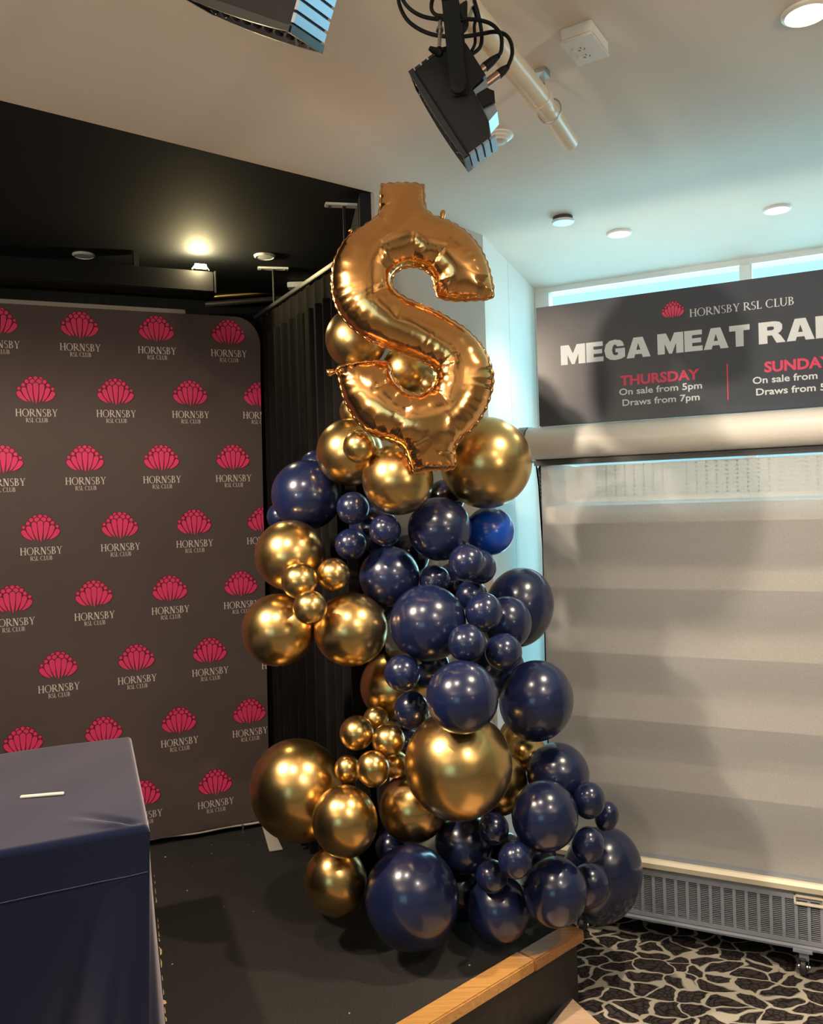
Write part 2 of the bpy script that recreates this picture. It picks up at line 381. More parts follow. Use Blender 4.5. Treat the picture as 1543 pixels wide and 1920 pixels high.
for i, (a, b) in enumerate(edges):
    mb = MB(); mb.box(wpt((a + b) / 2, WIN + .03, (ZS + ZH) / 2), f3, n3, Z3, (b - a) / 2, .04, (ZH - ZS) / 2 - .001, .004)
    mb.build('mullion', M['white_frame'], win)
    if i < len(edges) - 1:
        c = edges[i + 1][0]
        mb = MB(); mb.box(wpt((b + c) / 2, WIN + .010, (ZS + ZH) / 2), f3, n3, Z3, (c - b) / 2 + .006, .004, (ZH - ZS) / 2 - .001)
        mb.build('pane', M['glass'], win)

# ------------------------------------------------------------------ stage
def st(u, w, z): p = C0 + E2 * u + N2 * w; return Vector((p.x, p.y, z))
stage = empty('stage', st(0, 0, 0), kind='structure')
pts = [C0 - E2 * 4.4 + N2 * .0, C0 - E2 * .0, C0 + N2 * .50, WC_R - E2 * .08 - FN * .06, WC_L - Vector((.0, .004)), RETURN_END - Vector((.02, .02)), BACK_L + Vector((.03, -.03)), ce_l + ce_n * .3]
inset = [p.copy() for p in pts]; inset[0] = inset[0] + N2 * .068; inset[1] = inset[1] + N2 * .068
mb = MB(); mb.slab(inset, .02, STAGE); mb.build('carpet_top', M['stage_carpet'], stage)
mb = MB(); mb.box(st(-2.2, .04, (STAGE - .036) / 2), E2.to_3d(), N2.to_3d(), Z3, 2.195, .022, (STAGE - .036) / 2)
mb.build('fascia', M['fascia'], stage)
mb = MB(); mb.box(st(-.004, .30, (STAGE - .04) / 2), E2.to_3d(), N2.to_3d(), Z3, .006, .225, (STAGE - .04) / 2); mb.build('end_panel', M['fascia'], stage)
JO = -.235
for a, b, m_, dz in ((JO + .0015, .012, 'wood_shaded', 0), (-4.4, JO - .0015, 'wood', .002)):
    mb = MB(); mb.box(st((a + b) / 2, .034, STAGE - .016 + dz), E2.to_3d(), N2.to_3d(), Z3, (b - a) / 2, .0345, .019, .004)
    mb.build('nosing_board', M[m_], stage, smooth=True, angle=40)
# frayed tape along a seam of the stage carpet
random.seed(4)
tp = empty('seam_tape', onz(300, 1760, STAGE), 'torn strip of yellowed tape along the stage carpet seam beside the covered table', 'tape')
a, b = onz(289, 1640, STAGE), onz(312, 1925, STAGE)
d = (b - a); L = d.length; d.normalize(); w = Vector((-d.y, d.x, 0)); t = 0
while t < L:
    ln = random.uniform(.012, .06); wd = random.uniform(.0012, .0042) * (.5 + t / L)
    p = a + d * t
    if random.random() < .85:
        jag = [p - w * wd * random.uniform(.3, 1), p + d * ln * .3 - w * wd * random.uniform(.3, 1.2), p + d * ln - w * wd * random.uniform(.1, 1), p + d * ln * .9 + w * wd * random.uniform(.2, 1), p + d * ln * .4 + w * wd * random.uniform(.2, 1.3)]
        MB().prism(jag, (0, 0, .0012)).build('tape_piece', M['tape'], tp)
    t += ln + random.uniform(.004, .045)
# lint on the stage carpet
li = MB(); random.seed(9)
for px, py in ((397, 1600), (396, 1584), (465, 1584), (310, 1607), (362, 1626), (655, 1900), (880, 1810), (420, 1700), (323, 1808), (351, 1670), (475, 1709)):
    c = onz(px, py, STAGE); s_ = random.uniform(.0015, .004)
    li.lathe(c, Z3, [(s_, 0), (s_ * .8, s_ * .5), (.0001, s_ * .8)], 6)
tag(li.build('lint', M['lint'], kind='stuff'), 'specks of pale lint scattered on the black stage carpet', 'lint')
# pale step board with a metal edge beside the stage
sb = empty('step_board', onz(1060, 1900, .02), 'pale timber step board with a metal edge strip at the foot of the stage', 'step')
A, B_, Cc = onz(1074, 1873, .045), onz(1128, 1922, .045), onz(1034, 1922, .045)
u, w = (B_ - A).normalized(), (Cc - A).normalized(); u.z = w.z = 0
MB().prism([A, A + u * .75, A + u * .75 + w * .6, A + w * .6], (0, 0, -.044)).build('tread', M['wood_pale'], sb)
MB().prism([A + Vector((-.001, .0, .001)) - u * .016, A + Vector((0, 0, .001)) - u * .001, A + w * .6 + Vector((0, 0, .001)) - u * .001, A + w * .6 + Vector((0, 0, .001)) - u * .016], (0, 0, -.03)).build('edge_strip', M['steel'], sb)

# ------------------------------------------------------------------ lettering
def serif(text):
    """thick-and-thin Roman capitals: returns list of (polygon) in units of cap height and the width"""
    polys = []; x = 0
    T, t, s = .155, .06, .05
    def q(x0, y0, x1, y1, w0, w1=None):
        w1 = w0 if w1 is None else w1
        d = Vector((x1 - x0, y1 - y0)).normalized(); 
        polys.append([(x + x0 - w0 / 2, y0), (x + x0 + w0 / 2, y0), (x + x1 + w1 / 2, y1), (x + x1 - w1 / 2, y1)])
    def bar(x0, x1, y, h): polys.append([(x + x0, y), (x + x1, y), (x + x1, y + h), (x + x0, y + h)])
    def stem(c, foot=True, head=True, y0=0, y1=1, w=T):
        q(c, y0, c, y1, w)
        if foot: bar(c - w / 2 - .07, c + w / 2 + .07, y0, s)
        if head: bar(c - w / 2 - .07, c + w / 2 + .07, y1 - s, s)
    def arc(cx, cy, rx, ry, a0, a1, th=T, tn=t, n=14):
        o, i = [], []
        for k in range(n + 1):
            a = math.radians(a0 + (a1 - a0) * k / n); c, sn = math.cos(a), math.sin(a)
            h = tn + (th - tn) * c * c
            o.append((x + cx + rx * c, cy + ry * sn)); i.append((x + cx + (rx - h) * c, cy + (ry - h * (tn / h) ** .6 if 0 else ry - (tn + (h - tn) * .3)) * sn))
        for k in range(n): polys.append([o[k], o[k + 1], i[k + 1], i[k]])
    for ch in text:
        if ch == 'H': stem(.15); stem(.73); bar(.2, .7, .49, t); w = .88
        elif ch == 'O': arc(.5, .5, .5, .52, 0, 360, n=24); w = 1.0
        elif ch == 'R': stem(.15); arc(.3, .73, .36, .27, -90, 90); bar(.15, .31, .94, t); bar(.15, .31, .46, t); q(.80, 0, .36, .48, T * 1.25); bar(.74, .92, 0, s); w = .84
        elif ch == 'N': q(.15, 0, .15, 1, t * 1.2); bar(.03, .28, 0, s); q(.72, 0, .18, 1, T * 1.3); bar(0, .2, .95, s); q(.74, 0, .74, 1, t * 1.2); bar(.62, .87, .95, s); w = .90
        elif ch == 'S': arc(.29, .75, .25, .26, 35, 250, T * .8); arc(.29, .26, .27, .28, -145, 75, T * .8); q(.1, .58, .5, .4, .0, .0); polys.append([(x + .08, .66), (x + .2, .54), (x + .52, .34), (x + .42, .50)]); w = .58
        elif ch == 'B': stem(.15); arc(.28, .76, .29, .24, -90, 90); arc(.28, .27, .36, .27, -90, 90); bar(.15, .3, .94, t); bar(.15, .3, .49, t); bar(.15, .3, 0, t); w = .70
        elif ch == 'Y': stem(.42, head=False, y1=.5); q(.42, .42, .14, 1, T); q(.43, .42, .72, 1, t * 1.2); bar(0, .29, .95, s); bar(.6, .84, .95, s); w = .82
        elif ch == 'L': stem(.15); bar(.15, .58, 0, t); q(.56, 0, .56, .2, t); w = .60
        elif ch == 'C': arc(.52, .5, .5, .52, 45, 315, n=20); w = .92
        elif ch == 'U': stem(.15, foot=False, y0=.3); q(.74, .3, .74, 1, t * 1.3); bar(.62, .86, .95, s); arc(.42, .33, .35, .35, 180, 360, T, t, 12); w = .88
        else: w = .38
        x += w + (.06 if ch != ' ' else 0)
    return polys, x - .06

BOLD = {
 'M': (1.29, [[(0, 0), (0, 1), (.44, 1), (.645, .55), (.85, 1), (1.29, 1), (1.29, 0), (.93, 0), (.93, .5), (.72, 0), (.57, 0), (.36, .5), (.36, 0)]]),
 'E': (.88, [[(0, 0), (0, 1), (.86, 1), (.86, .77), (.38, .77), (.38, .62), (.82, .62), (.82, .40), (.38, .40), (.38, .24), (.88, .24), (.88, 0)]]),
 'G': (1.06, [[(1.0, .66), (.95, .84), (.82, .96), (.55, 1.01), (.28, .97), (.08, .80), (0, .5), (.08, .18), (.28, .03), (.55, -.01), (.84, .03), (1.04, .12), (1.04, .56), (.56, .56), (.56, .37), (.68, .37), (.68, .25), (.55, .22), (.44, .29), (.39, .5), (.45, .71), (.54, .77), (.61, .74), (.64, .66)]]),
 'A': (1.18, [[(0, 0), (.36, 1), (.82, 1), (1.18, 0), (.80, 0), (.75, .17), (.43, .17), (.38, 0)], [(.49, .38), (.59, .72), (.69, .38)]]),
 'T': (.95, [[(0, 1), (.95, 1), (.95, .74), (.66, .74), (.66, 0), (.29, 0), (.29, .74), (0, .74)]]),
 'R': (1.16, [[(0, 0), (0, 1), (.70, 1), (.92, .95), (1.03, .82), (1.03, .62), (.95, .49), (.84, .43), (.96, .32), (1.16, 0), (.77, 0), (.58, .36), (.38, .36), (.38, 0)], [(.38, .60), (.38, .77), (.60, .77), (.67, .73), (.67, .64), (.60, .60)]]),
 'F': (.84, [[(0, 0), (0, 1), (.84, 1), (.84, .76), (.38, .76), (.38, .60), (.78, .60), (.78, .36), (.38, .36), (.38, 0)]]),
 'L': (.84, [[(0, 0), (0, 1), (.38, 1), (.38, .25), (.84, .25), (.84, 0)]]),
}

def flat(mb, loops, fn):
    P = [[Vector((*p, 0)) for p in l] for l in loops]
    tri = tessellate_polygon(P); allp = [p for l in P for p in l]
    mb.add([fn(p.x, p.y) for p in allp], [tuple(t) for t in tri])

def font_mesh(text, bold=0.0):
    """built-in sans lettering as 2D triangles, left aligned, cap height ~ .73"""
    c = bpy.data.curves.new('lettering', 'FONT'); c.body = text; c.size = 1; c.offset = bold; c.resolution_u = 3
    o = bpy.data.objects.new('lettering', c); COL.objects.link(o)
    dg = bpy.context.evaluated_depsgraph_get(); me = bpy.data.meshes.new_from_object(o.evaluated_get(dg))
    vs = [(v.co.x, v.co.y) for v in me.vertices]; fs = [tuple(p.vertices) for p in me.polygons]
    bpy.data.objects.remove(o); bpy.data.curves.remove(c); bpy.data.meshes.remove(me)
    return vs, fs

def emblem(mb, fn, k):
    """shell emblem; fn(x, y, layer) places it, k = metres per unit (width 1070 units)"""
    def petal(tx, ty, bx_, by_, w, bulge, grow):
        A, T_ = Vector((bx_, by_)), Vector((tx, ty)); ax = (T_ - A).normalized(); n = Vector((-ax.y, ax.x))
        mid_ = (A + T_) / 2 + n * bulge; r = w / 2 + grow
        top = T_ - ax * (w / 2); ta = (top - mid_).normalized(); tn_ = Vector((-ta.y, ta.x))
        cl_ = lambda t: A * (1 - t) ** 2 + mid_ * 2 * t * (1 - t) + top * t * t
        prof_ = ((.8, .98), (.6, .86), (.4, .66), (.2, .38))
        pts = [top + tn_ * (r * math.cos(math.pi * i / 12)) + ta * (r * math.sin(math.pi * i / 12)) for i in range(13)]
        pts += [cl_(t_) - n * r * f_ for t_, f_ in prof_] + [A - ax * grow * .6] + [cl_(t_) + n * r * f_ for t_, f_ in reversed(prof_)]
        return pts
    def disc(x, y, r): return [Vector((x + r * math.cos(a), y + r * math.sin(a))) for a in np.linspace(0, 2 * math.pi, 16, endpoint=False)]
    G = 21; shapes = []
    R3 = [(-135, 712, 52), (135, 712, 52), (0, 730, 55)]
    R2b = [(-452, 440, 44), (452, 440, 44), (-330, 540, 52), (330, 540, 52), (-240, 634, 56), (240, 634, 56)]
    R2 = [(-90, 630, 72), (90, 630, 72)]
    PT = [(0, 610, 0, 0, 158, 0), (180, 580, 70, 40, 150, -34), (-180, 580, -70, 40, 150, 34), (345, 470, 150, 65, 144, -40), (-345, 470, -150, 65, 144, 40), (500, 350, 220, 68, 138, -46), (-500, 350, -220, 68, 138, 46)]
    lay = 0
    for grp in (R3, R2b, R2):
        for d_ in (1, 0):
            for x, y, r in grp: shapes.append((disc(x, y, r + (G if d_ else -2)), d_, lay))
            lay += 1
    for d_ in (1, 0):
        for p in PT: shapes.append((petal(*p, G if d_ else -3), d_, lay))
        lay += 1
    for pts, d_, l in shapes:
        mb.cur = d_
        flat(mb, [[(p.x * k, p.y * k * 1.06) for p in pts]], lambda x, y, l=l: fn(x, y, l))
    mb.cur = 0

# ------------------------------------------------------------------ printed media wall on the stage
bk = empty('media_wall', bpt(-.9, STAGE, 0), 'dark brown fabric media wall printed with rows of crimson shell emblems', 'backdrop')
ZB, ZT = .287, 2.475; S0_ = -2.6
def edge(z): return .004 - .028 * (1 - (z - .287) / 2.19) if z < 2.3 else .004
rc = .105
outline = [(S0_, ZB), (edge(ZB), ZB)] + [(edge(z), z) for z in (.8, 1.3, 1.8, 2.2)]
outline += [(edge(2.3) - rc + rc * math.cos(a), ZT - rc * 1.1 + rc * 1.1 * math.sin(a)) for a in np.linspace(0, math.pi / 2, 10)] + [(S0_, ZT)]
mb = MB(); mb.prism([bpt(s, z, 0) for s, z in outline], (-BN * .045).to_3d()); mb.build('fabric_panel', M['backdrop'], bk)
# bottom hem band, zip and pull
hem = MB()
hem.tube(cr([bpt(s, ZB - .006 + .004 * math.sin(s * 9) + .003 * math.sin(s * 23), -.01) for s in np.linspace(S0_, -.03, 40)], 2), .007, 6)
hem.build('hem', M['cream_print'], bk, smooth=True)
zp = MB(); c = onz(456, 1549, STAGE + .02); c = bpt(-.145, ZB - .012, .008)
zp.box(c, BD.to_3d(), BN.to_3d(), Z3, .004, .002, .009); zp.lathe(c + Vector((0, 0, -.03)), Z3, [(.0025, 0), (.005, .004), (.002, .022)], 8)
zp.build('zip_pull', M['steel'], bk)
ft = MB(); fc = bpt(-.03, STAGE, .0)
fa, fb = onz(506, 1562, STAGE + .004), onz(518, 1595, STAGE + .004)
fd = (fb - fa).normalized(); fw = Vector((-fd.y, fd.x, 0))
ft.prism([fa - fd * .10 - fw * .022, fb - fw * .028, fb + fw * .026, fa - fd * .10 + fw * .014], (0, 0, .004))
ft.box(fa - fd * .10 + Vector((0, 0, .03)), fw, fd, Z3, .014, .006, .03); ft.build('foot_plate', M['foot'], bk)
# printed emblems and names (one mesh each, shared)
def proto_emblem(cut=None):
    mb = MB(); emblem(mb, lambda x, y, l: (x, -.0006 - .00016 * l, y), .152 / 1130); me = mb.mesh('emblem_print', [M['pink'], M['pink_dark']], fix=False)
    return me
def proto_name():
    mb = MB()
    for txt, wdt, cap, y in (('HORNSBY', .152, .0292, -.047), ('RSL CLUB', .080, .0170, -.070)):
        P, W = serif(txt)
        for p in P: mb.add([((a - W / 2) / W * wdt, -.0008, y + b * cap) for a, b in p], [(0, 1, 2, 3)])
    return mb.mesh('name_print', M['cream_print'], fix=False)
em_me, nm_me = proto_emblem(), proto_name()
def cropped(me, x):
    bm = bmesh.new(); bm.from_mesh(me)
    bmesh.ops.bisect_plane(bm, geom=bm.verts[:] + bm.edges[:] + bm.faces[:], plane_co=(x, 0, 0), plane_no=(1, 0, 0), clear_outer=True)
    n = me.copy(); bm.to_mesh(n); bm.free(); return n
face = Matrix.Rotation(math.atan2(BD.y, BD.x), 4, 'Z')
rows = [(2.404, -.133), (2.139, -.302), (1.867, -.131), (1.594, -.304), (1.321, -.116), (1.046, -.258), (.765, -.098), (.482, -.254)]
for z, s0 in rows:
    k = -1
    while True:
        s = s0 - .2965 * k; k += 1
        if s < -1.75: break
        x = edge(z) - s
        if x < -.07: continue
        for me, nm in ((em_me, 'emblem_print'), (nm_me, 'name_print')):
            m2 = me if x > .078 else cropped(me, x - .001)
            if not m2.vertices: continue
            o = bpy.data.objects.new(nm, m2); COL.objects.link(o); o.parent = bk
            o.matrix_parent_inverse = bk.matrix_world.inverted()
            o.matrix_world = Matrix.Translation(bpt(s, z - .056, 0)) @ face
# a pale bar behind the top of the media wall
mb = MB(); mb.box(bpt(-1.30, 2.489, -.075), BD.to_3d(), BN.to_3d(), Z3, 1.0, .010, .019, .003)
pb = mb.build('banner_rail', M['grey_strip']); tag(pb, 'grey-beige horizontal bar showing above the top edge of the media wall', 'rail')

# ------------------------------------------------------------------ black stage curtain on its rail
cu0, cu1 = Vector((-.675, 3.735)), Vector((-.165, 2.80)); cd = (cu1 - cu0); CL = cd.length; cd.normalize(); cn = Vector((-cd.y, cd.x)) * -1
cur = empty('stage_curtain', v3(cu0.lerp(cu1, .5), STAGE), 'pleated black velour curtain hanging behind the balloon column', 'curtain')
def pleat(x, z):
    amp = .014 + .012 * (1 - z); ph = .5 * math.sin(x * 7.3 + 1) + .7 * math.sin(x * 3.1)
    return amp * (math.sin(2 * math.pi * x / .088 + ph) + .35 * math.sin(2 * math.pi * x / .041 + 2 * ph + z))
ZR = 2.505
def cur_pt(u, v):
    x = u * CL; z = STAGE + .02 + (ZR - .10 - STAGE - .02) * v
    p = cu0 + cd * x + cn * pleat(x + .02 * math.sin(v * 3 + x * 5) * (1 - v), v); return (p.x, p.y, z)
mb = MB(); mb.grid(cur_pt, 160, 24); mb.build('drape', M['curtain'], cur, smooth=True)
def band_pt(u, v):
    x = u * CL; q = .012 * abs(math.sin(math.pi * x / .088)) ** .5
    p = cu0 + cd * x - cn * (q - .006) * (1 if v < .5 else .8); return (p.x, p.y, ZR - .012 - .092 * (1 - v))
mb = MB(); mb.grid(band_pt, 160, 4); mb.build('heading_band', M['curtain'], cur, smooth=True)
rl = empty('curtain_rail', v3(cu0, ZR), 'thin dark curtain rail hung on rods from the black stage ceiling', 'rail')
mb = MB(); mb.box(v3(cu0.lerp(cu1, .5), ZR + .004), cd.to_3d(), cn.to_3d(), Z3, CL / 2 + .01, .009, .008, .002); mb.build('track', M['dark_grey'], rl)
for i in range(13):
    p = cu0.lerp(cu1, (i + .5) / 13)
    MB().lathe(v3(p - cn * .012, ZR - .012), Z3, [(.0045, 0), (.0055, .004), (.004, .009)], 8).build('glider', M['steel'], rl)
for px, py, zt in ((512, 502, 0), (645, 383, 0)):
    c = onz(px, py, CEIL); 
    b = MB(); b.box(c + Vector((0, 0, -.004)), Vector((.98, .2, 0)).normalized(), Vector((-.2, .98, 0)).normalized(), Z3, .066, .017, .004, .002)
    br = b.build('ceiling_plate', M['lamp_off'], rl)
    for sx in (-1, 1): MB().lathe(c + Vector((.98, .2, 0)).normalized() * .05 * sx + Vector((0, 0, -.011)), Z3, [(.0055, 0), (.006, .003)], 8).build('screw', M['dark_grey'], br)
    MB().tube([c + Vector((0, 0, -.008)), Vector((c.x, c.y, ZR + .01))], .006, 8).build('rod', M['black_metal'], rl)
# short bracket behind, seen over the curtain
c = onz(560, 531, CEIL); b = MB(); b.box(c + Vector((0, 0, -.012)), (1, 0, 0), (0, 1, 0), Z3, .05, .03, .012, .003)
tag(b.build('ceiling_bracket', M['lamp_off']), 'small pale bracket on the black ceiling just above the curtain rail', 'bracket')
# stage pipes at the back, a dark case with a bright work lamp on it
def tubeobj(name, a, b_, r, m_, label, cat):
    o = MB().tube([a, b_], r, 12).build(name, m_, smooth=True, angle=50); return tag(o, label, cat)
tubeobj('ceiling_pipe', at(395, 557, 3.95), at(600, 541, 4.05), .016, mat('old_brass_pipe', (.34, .24, .10), .35, metal=1), 'old brass pipe running across the back of the black stage ceiling', 'pipe')
tubeobj('batten_pipe', at(385, 571, 3.88), at(560, 557, 3.97), .013, M['dark_grey'], 'dark lighting batten below the brass pipe at the back of the stage', 'pipe')
cs0 = at(402, 516, 3.36); cs0.z = 2.617; ax = BD.to_3d(); ay = Vector((-ax.y, ax.x, 0))
cs = empty('screen_case', cs0, 'long black screen case hung under the stage ceiling behind the media wall', 'case')
MB().box(cs0 - ax * 1.2 + ay * .05 - Z3 * .043, ax, ay, Z3, 1.2, .05, .043, .006).build('body', M['black_satin'], cs)
MB().box(cs0 + ax * .003 + ay * .05 - Z3 * .043, ax, ay, Z3, .004, .053, .045, .002).build('end_cap', M['black_metal'], cs)
for t in (.3, 1.7): MB().box(cs0 - ax * t + ay * .05 + Z3 * ((CEIL - cs0.z) / 2 + .001), ax, ay, Z3, .01, .03, (CEIL - cs0.z) / 2 - .001).build('hanger', M['black_metal'], cs)
wl_c = at(376, 499.5, 3.34)
wl = empty('work_lamp', wl_c, 'small bright halogen lamp glowing on top of the black screen case', 'lamp')
MB().tube([wl_c - ax * .022, wl_c + ax * .022], .010, 10).build('halogen_tube', M['halogen'], wl, smooth=True, angle=50)
for sx in (-1, 1):
    f = MB(); f.tube([wl_c + ax * .024 * sx, wl_c + ax * .035 * sx - Z3 * (wl_c.z - cs0.z - .0035)], .003, 6); f.tube([wl_c + ax * .024 * sx, wl_c + ax * .03 * sx + ay * .03 - Z3 * (wl_c.z - cs0.z - .0035)], .003, 6); f.build('wire_leg', M['steel'], wl)
lamp('POINT', 'work_lamp_light', wl_c + Vector((0, -.026, .004)), 5.0, (1, .82, .42), .015).parent = None
# thin white cord down the stage opening
tag(MB().tube(cr([at(673, 358, 2.77), at(677, 385, 2.78), at(684, 415, 2.79), at(690, 520, 2.79)], 6), .0035, 6).build('hanging_cord', M['white_plastic'], smooth=True), 'thin pale cord hanging at the edge of the stage opening left of the dollar balloon', 'cord')

# ------------------------------------------------------------------ covered table at the left
TZ = .95
tb = empty('covered_table', (-1.2, 2.0, STAGE), 'table at the left draped in a fitted navy cloth', 'table')
tf = Vector((-.92, -.40)).normalized(); tw = Vector((-.368, .93)).normalized()
FR = Vector((-.605, 1.826)); TL, TD = 1.9, .80
def smooth(t): t = max(0, min(1, t)); return t * t * (3 - 2 * t)
def top_pt(u, v):
    a, b_ = u * TL, v * TD
    p = FR + tf * a + tw * b_
    z = TZ
    # rounded edges
    for e_ in (a, b_, TD - b_):
        if e_ < .014: z -= .014 - math.sqrt(max(0, .014 ** 2 - (.014 - e_) ** 2))
    # pulled fold running in from the front corner
    ln = Vector((a, b_)); dr = Vector((.72, .69)); al = ln.dot(dr); ac = ln.dot(Vector((-dr.y, dr.x)))
    if 0 < al < .26: z += (-.013 * math.exp(-(ac / .009) ** 2) + .008 * math.exp(-((ac + .024) / .014) ** 2)) * smooth((min(a, b_) - .012) / .03) * (1 - smooth(al / .26))
    z += .0015 * math.sin(a * 17 + b_ * 5) * math.sin(b_ * 9)
    return (p.x, p.y, z)
def nonuni(n, dens=3): return None
mb = MB(); mb.grid(lambda u, v: top_pt(u ** 1.6, .5 - .5 * math.cos(math.pi * v)), 90, 60)
mb.build('cloth_top', M['navy_cloth'], tb, smooth=True)
def front_pt(u, v):
    a = u ** 1.6 * TL; z = STAGE + .012 + (TZ - .014 - STAGE - .012) * v; dn = 1 - v
    out = .012 * dn + (.026 * math.sin(a * 10 + .8) * math.exp(-a / .5) + .010 * math.sin(a * 23)) * smooth(dn * 1.3)
    out += .030 * smooth(dn * 1.1) * (math.exp(-((a - .03 - .13 * dn) / (.018 + .02 * dn)) ** 2) - .9 * math.exp(-((a - .085 - .19 * dn) / (.02 + .02 * dn)) ** 2))
    p = FR + tf * (a + .030 * dn * math.exp(-a / .05)) - tw * (out + .012 * smooth(dn) * math.exp(-a / .04))
    # seam bump
    return (p.x, p.y, z)
mb = MB(); mb.grid(front_pt, 90, 40); mb.build('front_drop', M['navy_cloth'], tb, smooth=True)
def side_pt(u, v):
    b_ = u * TD; z = STAGE + .012 + (TZ - .014 - STAGE - .012) * v; dn = 1 - v
    p = FR + tw * b_ - tf * ((.020 * smooth(dn * 1.05)) * smooth(b_ / .016) * (1 - .7 * u) + .012 * math.sin(b_ * 26) * dn) + tf * .030 * dn * math.exp(-b_ / .03) - tw * (.020 * smooth(dn)) * math.exp(-b_ / .04)
    return (p.x, p.y, z)
mb = MB(); mb.grid(lambda u, v: side_pt(u ** 2, v), 60, 30); mb.build('side_drop', M['navy_cloth'], tb, smooth=True)
def seam(u):
    p = Vector(front_pt(u ** (1 / 1.6), .872 - .05 * u)); return p - Vector((tw.x, tw.y, 0)) * .0015
mb = MB(); mb.tube([seam(u) for u in np.linspace(.002, .5, 60)], .0006, 5); mb.build('cloth_seam', mat('navy_thread', (.07, .08, .14), .8), tb)
a, b_ = onz(38, 1494, TZ + .005), onz(120, 1487, TZ + .005)
d = (b_ - a).normalized()
mb = MB(); mb.box((a + b_) / 2, d, Vector((-d.y, d.x, 0)), Z3, (b_ - a).length / 2, .0052, .0028, .0015)
tag(mb.build('paper_strip', mat('cream_plastic_strip', (.82, .80, .72), .5), smooth=True, angle=40), 'narrow cream strip lying on the navy tablecloth', 'strip')

